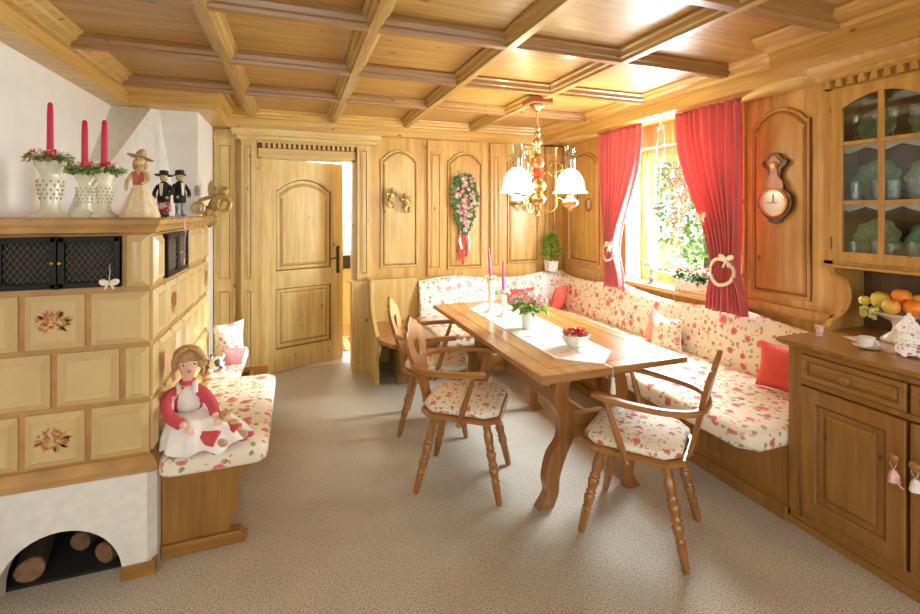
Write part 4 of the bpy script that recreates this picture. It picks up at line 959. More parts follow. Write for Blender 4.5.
lv.build('leaves', green1, pp, smooth=False)
hb_ = thing('hanging_bell', 'slim dark hanging ornament high in the corner above the potted plant', 'ornament', (2.72, 4.42, 1.36))
MB().cyl((2.72, 4.42, 1.56), (2.72, 4.42, 2.24), .001, n=4).build('thread', white_cloth, hb_)
MB().lathe([(0, 1.30), (.018, 1.33), (.022, 1.44), (.014, 1.52), (.004, 1.56)], (2.72, 4.42, 0), n=10).build('body', brass_dk, hb_)

# ================================================================== HUTCH / SIDEBOARD
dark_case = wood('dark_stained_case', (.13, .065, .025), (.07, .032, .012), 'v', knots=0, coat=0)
hu = thing('pine_dresser', 'brown pine dresser with a glazed upper cupboard along the right wall', 'dresser', (2.55, .95, 0))
HY1, HY0 = 1.53, .30
MB().box(2.27, HY0, .10, 2.86, HY1, .86).build('carcass', cabV, hu, smooth=False)
MB().box(2.285, HY0, .0, 2.86, HY1-.005, .04).box(2.262, HY0, .03, 2.3, HY1+.01, .075).box(2.250, HY0, .0, 2.3, HY1+.018, .035).build('plinth', cabH, hu, smooth=False, bevel=.004)
MB().box(2.245, 1.475, .07, 2.27, HY1+.004, .86).box(2.245, HY0, .835, 2.272, 1.475, .86).box(2.247, HY0, .690, 2.272, 1.475, .715).box(2.245, HY0, .07, 2.272, 1.475, .10).build('face_frame', cabV, hu, smooth=False, bevel=.003)
MB().relief(rect(2.215, HY0, XR-.03, HY1+.045), [(.02, .858), (.008, .866), (.0, .872), (0, .885), (.006, .891)], lambda u, v, h: (u, v, h)).box(2.3, HY0+.1, .858, 2.8, HY1-.1, .87).build('worktop', cabV, hu, ang=25)
FH = frX(2.247)
def cab_door(y0, y1, z0, z1, knob):
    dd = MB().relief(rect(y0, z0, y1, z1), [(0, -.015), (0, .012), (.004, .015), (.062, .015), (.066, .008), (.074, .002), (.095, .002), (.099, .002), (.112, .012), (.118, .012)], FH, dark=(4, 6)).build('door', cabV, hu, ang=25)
    MB().lathe([(.008, 0), (.007, .010), (.016, .018), (.019, .026), (.012, .034), (0, .036)], (2.232, knob[0], knob[1]), (-1, 0, 0), 16).build('knob', legW, dd)
    return dd
def drawer(y0, y1, z0, z1):
    dd = MB().relief(rect(y0, z0, y1, z1), [(0, -.015), (0, .010), (.004, .013), (.022, .013), (.026, .005), (.030, .005), (.044, .012)], FH, dark=(4,)).build('drawer', cabH, hu, ang=25)
    MB().lathe([(.008, 0), (.007, .010), (.016, .018), (.019, .026), (.012, .034), (0, .036)], (2.236, (y0+y1)/2, (z0+z1)/2), (-1, 0, 0), 16).build('knob', legW, dd)
cab_door(1.078, 1.470, .105, .685, (1.105, .535)); cab_door(.66, 1.064, .105, .685, (1.038, .535))
drawer(1.078, 1.470, .720, .832); drawer(.66, 1.064, .720, .832)
# upper cupboard
UX, UY1, UZ0, UZ1 = 2.62, 1.60, 1.235, 2.21
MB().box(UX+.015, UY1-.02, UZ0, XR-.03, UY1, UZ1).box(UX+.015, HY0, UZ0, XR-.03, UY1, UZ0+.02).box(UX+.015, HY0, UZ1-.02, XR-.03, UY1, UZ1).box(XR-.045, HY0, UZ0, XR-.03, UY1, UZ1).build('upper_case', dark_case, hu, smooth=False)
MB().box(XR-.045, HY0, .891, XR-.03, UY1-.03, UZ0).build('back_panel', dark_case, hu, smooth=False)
q = MB()
for zz in (1.545, 1.84): q.box(UX+.04, HY0, zz, XR-.045, UY1-.02, zz+.014)
q.build('shelf', cabH, hu, smooth=False)
MB().box(UX-.012, 1.555, UZ0-.005, UX+.018, UY1, UZ1).box(UX-.012, HY0, 2.125, UX+.018, UY1, UZ1).box(UX-.012, HY0, UZ0-.005, UX+.018, UY1, UZ0+.016).build('upper_frame', hutV, hu, smooth=False, bevel=.002)
MB().box(UX-.03, HY0, UZ0-.018, UX+.03, UY1+.01, UZ0-.003).build('lower_moulding', hutV, hu, smooth=False, bevel=.003)
q = MB()
for k in range(24): q.prism([(1.585-k*.05, 2.135), (1.585-k*.05-.032, 2.135), (1.585-k*.05-.026, 2.172), (1.585-k*.05-.006, 2.172)], frX(UX-.012), 0, .022)
q.box(UX-.036, HY0, 2.172, UX-.01, UY1, 2.182); q.build('dentil_row', hutV, hu, smooth=False)
MB().prism([(UX+.02, 2.18), (UX-.03, 2.182), (UX-.04, 2.20), (UX-.10, 2.225), (UX-.12, 2.246), (UX+.02, 2.246)], lambda u, v, h: (u, h, v), HY0, UY1+.03).build('crown_moulding', hutV, hu, ang=25)
def glazed_door(y0, y1, z0, z1):
    fw = .048; q = MB(); fr = frX(UX-.012); wy, wz = y1-y0-2*fw, z1-z0-2*fw-.02
    q.prism(rect(y0, z0, y1, z0+fw), fr, 0, .02).prism(rect(y0, z0+fw, y0+fw, z1), fr, 0, .02).prism(rect(y1-fw, z0+fw, y1, z1), fr, 0, .02)
    tp = [(y1-fw, z1), (y0+fw, z1)]+[(y0+fw+wy*t/16, z1-fw-.055+.055*math.sin(PI*t/16)) for t in range(17)]
    q.prism(tp, fr, 0, .02)
    q.prism(rect((y0+y1)/2-.011, z0+fw, (y0+y1)/2+.011, z1-fw), fr, .002, .017)
    for zz in (1.545, 1.84): q.prism(rect(y0+fw, zz-.008, y1-fw, zz+.012), fr, .002, .016)
    dd = q.build('glazed_door', hutV, hu, smooth=False, bevel=.002)
    MB().prism(rect(y0+.03, z0+.03, y1-.03, z1-.03), fr, .008, .010).build('pane', glass('cupboard_glass', (.92, .95, .94), .05), dd, smooth=False)
    MB().box(UX-.04, y1-.004, z0+.06, UX-.03, y1+.006, z0+.12).build('hinge', brass_dk, dd)
glazed_door(1.135, 1.553, 1.252, 2.123); glazed_door(.70, 1.125, 1.252, 2.123)
# side bracket between worktop and upper cupboard
bk = [(XR-.03, .891), (2.60, .891), (2.585, .91), (2.60, .935), (2.635, .945)]+cr([(2.66, .955), (2.72, .985), (2.755, 1.04), (2.745, 1.11), (2.70, 1.155), (2.64, 1.175), (2.615, 1.20)], 4)+[(2.61, UZ0-.018), (XR-.03, UZ0-.018)]
MB().prism(bk, lambda u, v, h: (u, UY1-.045+h, v), 0, .03).build('side_bracket', hutV, hu, smooth=False, bevel=.003)
# lace on the shelf edges
lace = simple('white_lace', (.80, .76, .68), .9)
for zz in (1.545, 1.84):
    pts = [(1.58, zz+.012), (.72, zz+.012)]; n = 24
    for k in range(n+1): y_ = .72+.86*k/n; pts.append((y_, zz-.018-(.026 if k % 4 == 2 else .014 if k % 2 else .0)))
    o = MB().prism(pts, frX(UX+.034), 0, .002).build('lace_edging', lace, smooth=False); origin(o, (UX+.034, 1.15, zz))
    tag(o, 'scalloped white lace edging on the %s shelf of the glazed cupboard' % ('lower' if zz < 1.6 else 'upper'), 'lace')
# green leaf plates and glasses
gp = simple('green_glaze', (.22, .42, .20), .25, var=.2, nscale=20, Coat_Weight=.5)
lv_n = {0: ('bottom', 1.256), 1: ('middle', 1.561), 2: ('top', 1.856)}
proto_g = None; cg = glass('crystal', (.90, .95, .97), .10)
for s_ in range(3):
    for j, y_ in enumerate((1.47, 1.25, 1.03, .84)):
        r_ = .100 if s_ < 2 else .085; z_ = lv_n[s_][1]+r_*1.07
        t = thing('leaf_plate', 'green leaf-shaped plate standing upright on the %s shelf of the glazed cupboard, %s' % (lv_n[s_][0], ('leftmost', 'second from left', 'third from left', 'fourth from left')[j]), 'plate', (2.80, y_, lv_n[s_][1]), group='green plates in the cupboard')
        q = MB(); pts = [(r_*(1+.06*math.cos(9*a))*math.cos(a), r_*(1+.06*math.cos(9*a))*math.sin(a)) for a in [2*PI*k/54 for k in range(54)]]
        q.relief(pts, [(0, 0), (.004, .002), (.02, -.006), (.03, -.010)], lambda u, v, h, y_=y_, z_=z_: (2.80+.25*v-h*1-.0, y_+u, z_+v)); q.build('plate', gp, t, ang=60, thick=.004)
        q = MB()
        for k in range(7): a = PI*(k+.5)/7; q.cyl((2.806, y_, z_-.04), (2.806+.25*r_*.8*math.sin(a), y_+r_*.8*math.cos(a), z_+r_*.8*math.sin(a)), .0018, n=4)
        q.build('veins', simple('pale_vein', (.40, .58, .34), .3), t)
    ys = (1.51, 1.43, 1.35, 1.28, 1.20, 1.12, 1.04, .96)
    for j, y_ in enumerate(ys):
        x_ = 2.70+(.03 if j % 2 else 0)
        lab = 'cut-glass tumbler on the %s shelf of the glazed cupboard' % lv_n[s_][0] if s_ < 2 else 'tall stemmed glass on the top shelf of the glazed cupboard'
        if s_ < 2: pf_ = [(.0, .004), (.024, .004), (.026, .0), (.030, .09+.01*(j % 2)), (.0285, .09), (.024, .01), (0, .01)]
        else: pf_ = [(0, .0), (.026, 0), (.026, .003), (.004, .008), (.004, .06), (.016, .085), (.024, .12), (.022, .15), (.0215, .15), (.022, .12), (.012, .085), (0, .08)]
        o = MB().lathe(pf_, (x_, y_, lv_n[s_][1]), n=14).build('drinking_glass', cg, ang=50); origin(o, (x_, y_, lv_n[s_][1])); tag(o, lab, 'glass', 'glasses on the %s cupboard shelf' % lv_n[s_][0])
o = MB().box(2.72, 1.10, 1.256, 2.76, 1.22, 1.31).build('red_box', simple('pink_red_box', (.70, .10, .14), .5), bevel=.004); origin(o, (2.74, 1.16, 1.256)); tag(o, 'small red box behind glasses on the bottom cupboard shelf', 'box')

# ---- on the worktop
ZW = .892
fz = thing('pedestal_bowl', 'cream ceramic pedestal fruit bowl on the dresser top', 'fruit bowl', (2.66, 1.315, ZW))
bx, by_ = 2.66, 1.315
MB().lathe([(.058, 0), (.060, .008), (.045, .025), (.020, .045), (.016, .075), (.024, .095), (.06, .112), (.105, .130), (.118, .140), (.112, .142), (.06, .122), (0, .112)], (bx, by_, ZW), n=32, flute=.015, nf=16).build('bowl', cream_cer, fz, ang=60)
def fruit(nm, lab, cat, x, y, z, r, m, grp=None, stem=True, asp=1):
    t = thing(nm, lab, cat, (x, y, z-r), group=grp)
    MB().lathe([(0, -r*.92*asp), (r*.4, -r*.90*asp), (r*.8, -r*.55*asp), (r, 0), (r*.86, r*.55*asp), (r*.5, r*.86*asp), (r*.12, r*.90*asp), (0, r*.82*asp)], (x, y, z), (rnd.uniform(-.4, .1), rnd.uniform(-.5, .3), 1), 18).build('flesh', m, t, ang=80)
    if stem: MB().cyl((x, y, z+r*.8*asp), (x+.004, y, z+r*1.05*asp), .0022, .0018, 5).build('stem', bark, t)
apple = mixed('apple_skin', (.75, .16, .03), (.80, .34, .05), (.80, .55, .12), 9, .3); orange = simple('orange_peel', (.85, .27, .02), .4, var=.06, bump=.3); yel = simple('yellow_peel', (.80, .62, .10), .4, var=.06, bump=.3)
zr = ZW+.13
fruit('apple', 'red and yellow apple at the front of the fruit bowl', 'fruit', bx-.055, by_-.005, zr+.038, .036, apple)
fruit('orange', 'orange on top at the back of the fruit bowl', 'fruit', bx+.01, by_-.012, zr+.082, .038, orange, stem=False)
fruit('orange', 'large orange at the right front of the fruit bowl', 'fruit', bx-.02, by_-.072, zr+.040, .040, orange, stem=False)
fruit('apple', 'yellow apple resting between the oranges in the fruit bowl', 'fruit', bx+.045, by_-.065, zr+.068, .034, mixed('yellow_apple', (.78, .50, .08), (.82, .62, .14), (.75, .35, .06), 9, .3))
fruit('grapefruit', 'big yellow citrus fruit at the left of the fruit bowl', 'fruit', bx+.01, by_+.066, zr+.050, .044, yel, stem=False)
fruit('pear', 'small yellow pear poking out at the left of the fruit bowl', 'fruit', bx-.01, by_+.125, zr+.040, .024, yel)
gr = thing('grape_bunch', 'pale green grape bunch hanging over the front rim of the bowl', 'fruit', (bx-.08, by_+.07, ZW+.09))
q = MB()
for k in range(26): q.ell((bx-.085+rnd.uniform(-.02, .015), by_+.068+rnd.uniform(-.028, .028), ZW+.155-rnd.uniform(0, .055)), .0095, nu=8, nv=6)
q.build('grapes', simple('green_grape', (.50, .52, .14), .3, Subsurface_Weight=.1), gr); MB().tube([(bx-.05, by_+.05, ZW+.17), (bx-.08, by_+.06, ZW+.14)], .002, 5).build('stalk', bark, gr)
pd = thing('porcelain_pedestal', 'white porcelain stand with painted roses and scalloped feet at the right edge of the dresser', 'ornament', (2.44, 1.165, ZW))
px_, py_ = 2.44, 1.165
q = MB()
for x0, x1, z0, z1 in ((.050, .042, .012, .06), (.034, .034, .06, .115), (.044, .050, .115, .125), (.048, .010, .125, .195)):
    q.lathe([(x0*1.2, z0), (x1*1.2, z1)], (px_, py_, ZW), n=4)
q.lathe([(.05, .055), (.056, .06), (.05, .066)], (px_, py_, ZW), n=12); q.ell((px_, py_, ZW+.200), .008)
for a in range(4): q.ell((px_+.042*math.cos(a*PI/2), py_+.042*math.sin(a*PI/2), ZW+.008), (.012, .012, .008))
q.build('body', porc_fl, pd, ang=30)
cu = thing('espresso_cup', 'small white cup with handle on its saucer on the dresser top', 'cup', (2.41, 1.30, ZW+.006))
MB().lathe([(.014, 0), (.015, .004), (.024, .012), (.028, .035), (.030, .042), (.027, .040), (.022, .014), (0, .008)], (2.41, 1.30, ZW+.0065), n=20).build('bowl', porcelain, cu, ang=60)
MB().tube([(2.41+.0, 1.27-.014*math.sin(a), ZW+.026+.011*math.cos(a)) for a in [PI*j/8 for j in range(9)]], .0028, 6).build('handle', porcelain, cu)
o = MB().lathe([(.0, .0), (.03, 0), (.052, .008), (.050, .009), (.028, .004), (0, .004)], (2.41, 1.30, ZW+.001), n=24).build('saucer', porcelain, ang=60); origin(o, (2.41, 1.30, ZW)); tag(o, 'white saucer beneath the small cup', 'saucer')
o = MB().prism([(2.40, 1.22), (2.50, 1.17), (2.62, 1.42), (2.50, 1.45)], frZ(ZW-.0005, 1), 0, .0025).build('place_mat', floral('mat_weave', base=(.62, .38, .24), scale=3, dens=.5), smooth=False); origin(o, (2.5, 1.3, ZW)); tag(o, 'pink brown patterned cloth under the fruit bowl', 'cloth')
pc = thing('votive_cup', 'small pink and white patterned cup at the left end of the dresser', 'cup', (2.42, 1.502, ZW))
MB().lathe([(.013, 0), (.016, .004), (.011, .012), (.014, .022), (.019, .05), (.017, .05), (.012, .022), (0, .018)], (2.42, 1.502, ZW), n=16).build('cup', floral('pink_china', base=(.85, .62, .62), scale=6), pc, ang=60)
pd.scale = (.88, .88, .88)
# tulip ornaments hanging from the knobs
for y_, m_, l in ((1.105, simple('pale_pink_felt', (.85, .52, .52), .8), 'pink tulip ornament hanging from the nearer left cupboard knob'), (1.038, white_cloth, 'white tulip ornament hanging from the right cupboard knob')):
    t = thing('tulip_ornament', l, 'ornament', (2.215, y_, .47))
    q = MB().tube([(2.214, y_+.008, .535), (2.208, y_+.010, .51), (2.213, y_, .485)], .0012, 5).tube([(2.214, y_-.008, .535), (2.208, y_-.010, .51), (2.213, y_, .485)], .0012, 5); q.build('loop', cream_cloth, t)
    MB().lathe([(0, .0), (.008, -.004), (.016, -.02), (.017, -.035), (.020, -.045)], (2.213, y_, .487), n=18, flute=.12, nf=3).build('bell', m_, t, thick=.002)
    MB().tube(cr([(2.213, y_-.010, .45), (2.21, y_-.022, .435), (2.212, y_-.032, .428)], 3), .004, 6).build('petal_tip', m_, t)

# ================================================================== STOVE TOP FIGURES
ZK = 1.476
def big_candlestick(x, y, h, r, ch_, lab, ring_r):
    cs = thing('candle_holder', 'cream openwork ceramic candlestick '+lab, 'candlestick', (x, y, ZK), group=None)
    MB().lathe([(r, 0), (r*.97, .01), (r*.60, .022), (r*.45, .035), (r*.44, h*.28), (r*.54, h*.5), (r*.60, h*.66), (r*.42, h*.72), (r*.48, h*.78), (r*.70, h*.92), (r*.74, h), (r*.3, h), (r*.3, h-.01), (0, h-.01)], (x, y, ZK), n=28, flute=.02, nf=8).build('body', cream_cer, cs, ang=60)
    q = MB()
    for i in range(5):
        for j in range(11):
            a = 2*PI*(j+.5*(i % 2))/11; z = ZK+h*(.34+.075*i); rr = r*(.475+.125*min(1, i/3))
            q.ell((x+rr*math.cos(a), y+rr*math.sin(a), z), (r*.055, r*.055, r*.075), nu=6, nv=4)
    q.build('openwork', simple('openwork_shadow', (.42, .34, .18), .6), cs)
    wr_ = thing('candle_wreath', 'rose and leaf wreath on the candlestick '+lab, 'wreath', (x, y, ZK+h))
    lv = MB(); r1 = MB(); r2 = MB(); rn = random.Random(int(100*abs(x)))
    for k in range(170):
        a = rn.uniform(0, 2*PI); rr = ring_r*rn.uniform(.35, .95); lv.leaf((x+math.cos(a)*rr, y+math.sin(a)*rr, ZK+h+.002+rn.uniform(0, .020)), (math.cos(a+rn.uniform(-1, 1)), math.sin(a+rn.uniform(-1, 1)), rn.uniform(-.8, .5)), (rn.uniform(-.4, .4), rn.uniform(-.4, .4), 1), .030, .020)
    for k in range(9):
        a = k*2*PI/9+.3; (r1 if k % 2 else r2).rose((x+math.cos(a)*ring_r*.74, y+math.sin(a)*ring_r*.74, ZK+h+.022), (math.cos(a)*.8, math.sin(a)*.8, .7), ring_r*.34, 8)
    lv.build('leaves', mixed('spring_leaf', (.10, .22, .03), (.26, .40, .08), (.55, .60, .28), 60, .6), wr_, smooth=False); r1.build('red_roses', red_fl, wr_, smooth=False); r2.build('pale_roses', white_fl, wr_, smooth=False)
    o = MB().tube([(x, y, ZK+h-.008), (x, y, ZK+h+ch_*.8), (x, y, ZK+h+ch_-.006), (x, y, ZK+h+ch_)], lambda t: .0130*(1-.42*t) if t < .7 else .0085*(1-(t-.66)*1.5), 12).build('taper_candle', candle_red); origin(o, (x, y, ZK+h-.008)); tag(o, 'crimson taper candle '+lab, 'candle')
big_candlestick(-1.00, 2.47, .245, .075, .255, 'leftmost and largest on the stove', .075)
big_candlestick(-.852, 2.40, .195, .050, .225, 'middle of three on the stove', .058)
big_candlestick(-.772, 2.37, .195, .050, .225, 'on the stove top, nearest the straw lady', .062)
# straw lady
L = thing('straw_lady_figure', 'straw lady figure in a cream skirt and a wide hat on the stove corner', 'figurine', (-.630, 2.33, ZK)); lx, ly = -.630, 2.33
MB().lathe([(.078, 0), (.080, .006), (.066, .05), (.048, .10), (.028, .145), (.020, .160)], (lx, ly, ZK), n=48, flute=.035, nf=12).build('skirt', simple('raffia_cloth', (.72, .58, .36), .8, var=.12, nscale=40), L, ang=60)
q = MB().lathe([(.020, .155), (.026, .185), (.030, .205), (.020, .222), (.009, .230), (.009, .24)], (lx, ly, ZK), n=16).ell((lx, ly, ZK+.262), (.021, .021, .026))
q.tube(cr([(lx-.025, ly, ZK+.21), (lx-.048, ly-.012, ZK+.17), (lx-.045, ly-.035, ZK+.125)], 4), lambda k: .010*(1-.4*k), 7).tube(cr([(lx+.025, ly, ZK+.21), (lx+.038, ly-.02, ZK+.175), (lx+.015, ly-.038, ZK+.155)], 4), lambda k: .010*(1-.4*k), 7)
q.build('body', straw, L)
MB().prism([(-.020, .150), (.020, .150), (.024, .205), (.010, .215), (0, .19), (-.010, .215), (-.024, .205)], lambda u, v, h: (lx+u, ly-.026-h-.0, ZK+v), 0, .006).build('bodice', simple('red_plaid', (.42, .10, .08), .8, var=.3), L, smooth=False)
q = MB(); q.M = Matrix.Translation((lx, ly, ZK+.278)) @ Euler((R(-8), R(14), 0)).to_matrix().to_4x4()
q.lathe([(.052, 0), (.055, .003), (.024, .008), (.018, .03), (.006, .042), (0, .043)], n=24); q.build('hat', simple('straw_hat', (.50, .35, .15), .8, var=.25, nscale=60), L)
MB().ell((lx-.022, ly+.004, ZK+.245), (.010, .016, .026)).ell((lx+.019, ly+.006, ZK+.245), (.008, .014, .022)).build('hair', hair_m, L)
q = MB()
for s_ in (-1, 1): q.ell((lx+s_*.007, ly-.0205, ZK+.266), .0022, nu=6, nv=4)
q.build('eyes', black, L)
L.scale = (.93, .93, .93)
def man(x, y, h, label, hat_r, face):
    k = h/.24; t = thing('felt_man_figure', label, 'figurine', (x, y, ZK), face); M_ = wmat(t)
    q = MB(); q.M = M_
    for s_ in (-1, 1): q.tube([(s_*.014*k, 0, .0), (s_*.014*k, 0, .05*k), (s_*.012*k, 0, .09*k)], .010*k, 8); q.ell((s_*.014*k, -.012*k, .006*k), (.010*k, .022*k, .007*k))
    q.build('legs', simple('grey_stocking', (.30, .36, .38), .8) if face > 0 else black, t)
    q = MB(); q.M = M_; q.lathe([(.028*k, .07*k), (.030*k, .10*k), (.024*k, .135*k), (.029*k, .165*k), (.016*k, .180*k), (.008*k, .186*k)], n=16)
    q.tube(cr([(.026*k, 0, .165*k), (.042*k, -.008*k, .13*k), (.030*k, -.030*k, .105*k)], 4), .009*k, 7).tube(cr([(-.026*k, 0, .165*k), (-.042*k, -.008*k, .13*k), (-.030*k, -.030*k, .105*k)], 4), .009*k, 7)
    q.build('coat', black, t)
    q = MB(); q.M = M_; q.prism([(-.009*k, .175*k), (.009*k, .175*k), (.004*k, .11*k), (-.004*k, .11*k)], lambda u, v, h: (u, -.026*k-h, v), 0, .004); q.build('shirt_front', cream_cloth, t, smooth=False)
    q = MB(); q.M = M_; q.ell((0, 0, .205*k), (.019*k, .019*k, .022*k)).ell((0, -.019*k, .202*k), (.004*k, .005*k, .005*k)).ell((.030*k, -.034*k, .100*k), .007*k).ell((-.030*k, -.034*k, .100*k), .007*k); q.build('head', straw, t)
    q = MB(); q.M = M_
    for s_ in (-1, 1): q.ell((s_*.007*k, -.0175*k, .209*k), .0018*k, nu=6, nv=4)
    q.build('eyes', black, t)
    q = MB(); q.M = M_ @ Matrix.Translation((0, 0, .216*k)) @ Euler((R(-6), 0, 0)).to_matrix().to_4x4(); q.lathe([(hat_r, 0), (hat_r*1.02, .003), (.021*k, .005), (.021*k, .022*k), (.018*k, .026*k), (0, .027*k)], n=22); q.build('hat', black, t)
man(-.605, 2.60, .225, 'small figure in black coat and broad black hat beside the straw lady', .040, R(-12))
man(-.578, 2.80, .245, 'taller slim figure in black coat and hat, right of the other on the stove', .030, R(40))
po = thing('flower_posy', 'pink and cream flower posy at the feet of the black-coated figures', 'posy', (-.578, 2.62, ZK))
r1 = MB(); r2 = MB(); lv = MB()
for k in range(26): p = (-.578+rnd.uniform(-.028, .022), 2.535+rnd.uniform(-.035, .035), ZK+.012+rnd.uniform(0, .05)); (r1 if k % 2 else r2).rose(p, (rnd.uniform(-.3, .8), -1, rnd.uniform(0, .8)), .013, 6)
for k in range(30): lv.leaf((-.578+rnd.uniform(-.03, .02), 2.535+rnd.uniform(-.04, .04), ZK+.006+rnd.uniform(0, .04)), (rnd.uniform(-1, 1), rnd.uniform(-1, 1), rnd.uniform(-.2, .5)), (0, 0, 1), .025, .015)
r1.build('red_blossoms', mixed('berry', (.45, .02, .06), (.65, .15, .2), None, 60), po, smooth=False); r2.build('pale_blossoms', white_fl, po, smooth=False); lv.build('leaves', green_dk, po, smooth=False)
po.location = (-.578, 2.535, ZK)
for c_ in kids(po): c_.data.transform(Matrix.Translation((0, .085, 0)))
MB().tube([(-.545, 2.56, ZK+.01), (-.513, 2.57, ZK-.004), (-.508, 2.575, 1.40), (-.512, 2.57, 1.24)], .003, 6).build('ribbon', ribbon_pink, po)
# gilded angel hanging on a thread
ax, ay, az = -.590, 3.90, 1.56
an = thing('hanging_angel', 'gilded carved angel with wreath hanging on a thread by the white wall', 'angel', (ax, ay, az))
q = MB().ell((ax+.02, ay, az), (.045, .035, .065), Euler((0, .5, 0))).ell((ax+.085, ay-.01, az+.095), (.030, .030, .033)).ell((ax-.03, ay, az-.055), (.045, .035, .045)).ell((ax+.045, ay, az+.05), (.04, .03, .04))
q.tube(cr([(ax+.05, ay-.01, az+.05), (ax+.12, ay-.03, az+.02), (ax+.10, ay-.04, az-.04)], 4), lambda k: .017*(1-.3*k), 8)
q.tube(cr([(ax+.02, ay, az+.06), (ax-.05, ay-.02, az+.04), (ax-.09, ay-.03, az+.01)], 4), lambda k: .017*(1-.3*k), 8)
q.tube(cr([(ax-.03, ay, az-.08), (ax-.06, ay-.02, az-.13), (ax-.12, ay, az-.19)], 4), lambda k: .026*(1-.5*k), 8)
q.tube(cr([(ax-.01, ay, az-.07), (ax+.03, ay-.02, az-.12), (ax-.03, ay, az-.17)], 4), lambda k: .026*(1-.5*k), 8)
q.build('body', gold, an)
MB().tube([(ax+.085+.045*math.cos(a), ay-.045, az+.0+.05*math.sin(a)) for a in [2*PI*j/20 for j in range(20)]], .013, 7, True, up=(0, 1, 0)).build('wreath', gold, an)
MB().tube([(ax-.085+.035*math.cos(a), ay-.045, az-.03+.04*math.sin(a)) for a in [2*PI*j/20 for j in range(20)]], .012, 7, True, up=(0, 1, 0)).build('wreath', gold, an)
q = MB()
for s_ in (-1, 1): q.prism(cr([(s_*.005, 0), (s_*.05, .04), (s_*.055, .11), (s_*.03, .15), (s_*.008, .07)], 4, True), lambda u, v, h: (ax+.02+u, ay+.03+h, az+.03+v), 0, .01)
q.build('wings', gold, an, smooth=False)
MB().ell((ax+.088, ay, az+.112), (.030, .030, .022)).build('hair', gold, an)
MB().cyl((ax, ay, az+.13), (ax, ay, 2.244), .0012, n=4).build('thread', straw, an)
for x_, z_, l in ((ax-.10, 1.66, 'upper pale glass drop hanging left of the gilded angel'), (ax-.09, 1.29, 'lower glass drop hanging below the gilded angel')):
    t = thing('crystal_pendant', l, 'ornament', (x_, ay-.03, z_)); MB().lathe([(0, -.055), (.014, -.04), (.020, 0), (.014, .035), (0, .05)], (x_, ay-.03, z_), n=8).build('drop', simple('blue_crystal', (.50, .62, .70), .1, Transmission_Weight=.5), t, smooth=False)
    MB().cyl((x_, ay-.03, z_+.045), (x_, ay-.03, 2.244), .0008, n=4).build('thread', white_cloth, t)

# ================================================================== DOLL ON THE STOVE BENCH
dx0, dy0, dz0 = -.455, 2.40, .485
dl = thing('porcelain_doll', 'seated doll with auburn hair in a red dress and white pinafore on the bench', 'doll', (dx0, dy0, dz0))
def skin_chain(name, pts, edges, m, parent, lvl=2):
    me = bpy.data.meshes.new(name); W = wmat(parent).inverted()
    me.from_pydata([tuple(W @ Vector(p[:3])) for p in pts], edges, []); me.materials.append(m)
    o = bpy.data.objects.new(name, me); COL.objects.link(o); o.parent = parent
    k = o.modifiers.new('skin', 'SKIN'); k.use_smooth_shade = True
    sv = me.skin_vertices[0].data
    for i, p in enumerate(pts): sv[i].radius = (p[3], p[3]); sv[i].use_root = (i == 0)
    s_ = o.modifiers.new('sub', 'SUBSURF'); s_.levels = lvl; s_.render_levels = lvl; return o
H_ = Vector((-.445, 2.315, .835))
pts = [(-.45, 2.36, .53, .055), (-.455, 2.355, .60, .042), (-.458, 2.35, .675, .040), (-.455, 2.335, .722, .024), (-.45, 2.325, .755, .019), (H_.x, H_.y+.006, H_.z-.012, .047), (H_.x, H_.y+.008, H_.z+.028, .054),
  (-.400, 2.322, .698, .016), (-.345, 2.29, .648, .015), (-.325, 2.245, .60, .015), (-.508, 2.302, .696, .016), (-.500, 2.237, .638, .015), (-.43, 2.185, .60, .014),
  (-.405, 2.31, .525, .040), (-.32, 2.27, .525, .034), (-.235, 2.235, .515, .024), (-.47, 2.29, .520, .040), (-.40, 2.225, .52, .034), (-.315, 2.19, .510, .024)]
ed = [(0,1),(1,2),(2,3),(3,4),(4,5),(5,6),(2,7),(7,8),(8,9),(2,10),(10,11),(11,12),(0,13),(13,14),(14,15),(0,16),(16,17),(17,18)]
skin_chain('body', pts, ed, skin, dl)
# face points toward camera-right
fd = Vector((.25, -1, -.05)).normalized(); rt = Vector((1, .25, 0)).normalized(); up = rt.cross(fd)
if up.z < 0: up = -up
def fp(r, u, f_): return H_+Vector((0, 0, -.003))+rt*r+up*u+fd*f_
q = MB()
for s_ in (-1, 1): q.ell(fp(s_*.021, .008, .049), (.0085, .006, .006), nu=10, nv=6)
q.build('eye_whites', porcelain, dl)
iris_m = simple('dark_iris', (.06, .035, .02), .3)
for s_ in (-1, 1):
    MB().ell(fp(s_*.021, .008, .0545), (.0045, .004, .0050), nu=8, nv=6).build('iris', iris_m, dl); MB().tube([fp(s_*.021-.009, .019, .053), fp(s_*.021, .022, .055), fp(s_*.021+.009, .019, .053)], .0013, 5).build('eyebrow', iris_m, dl)
MB().ell(fp(0, -.024, .052), (.009, .005, .0045), nu=8, nv=6).build('mouth', simple('doll_lips', (.65, .12, .12), .4), dl)
MB().ell(fp(0, -.006, .057), (.006, .008, .008), nu=8, nv=6).build('nose', skin, dl)
q = MB()
q.ell(fp(0, .028, -.016), (.060, .052, .046), nu=20, nv=12)
for s_ in (-1, 1):
    q.ell(fp(s_*.048, .006, -.004), (.016, .032, .036)); q.tube(cr([fp(s_*.005, .072, .024), fp(s_*.032, .060, .034), fp(s_*.052, .028, .026), fp(s_*.056, -.006, .008)], 4), lambda k: .011*(1-.2*k), 8)
    q.tube(cr([fp(s_*.056, -.02, .002), fp(s_*.058, -.045, .010), fp(s_*.052, -.066, .018)], 4), lambda k: .009*(1-.3*k), 8)
q.tube(cr([fp(-.052, .030, .020), fp(-.025, .066, .016), fp(.025, .066, .016), fp(.052, .030, .020)], 5), .012, 8)
q.build('hair', hair_m, dl)
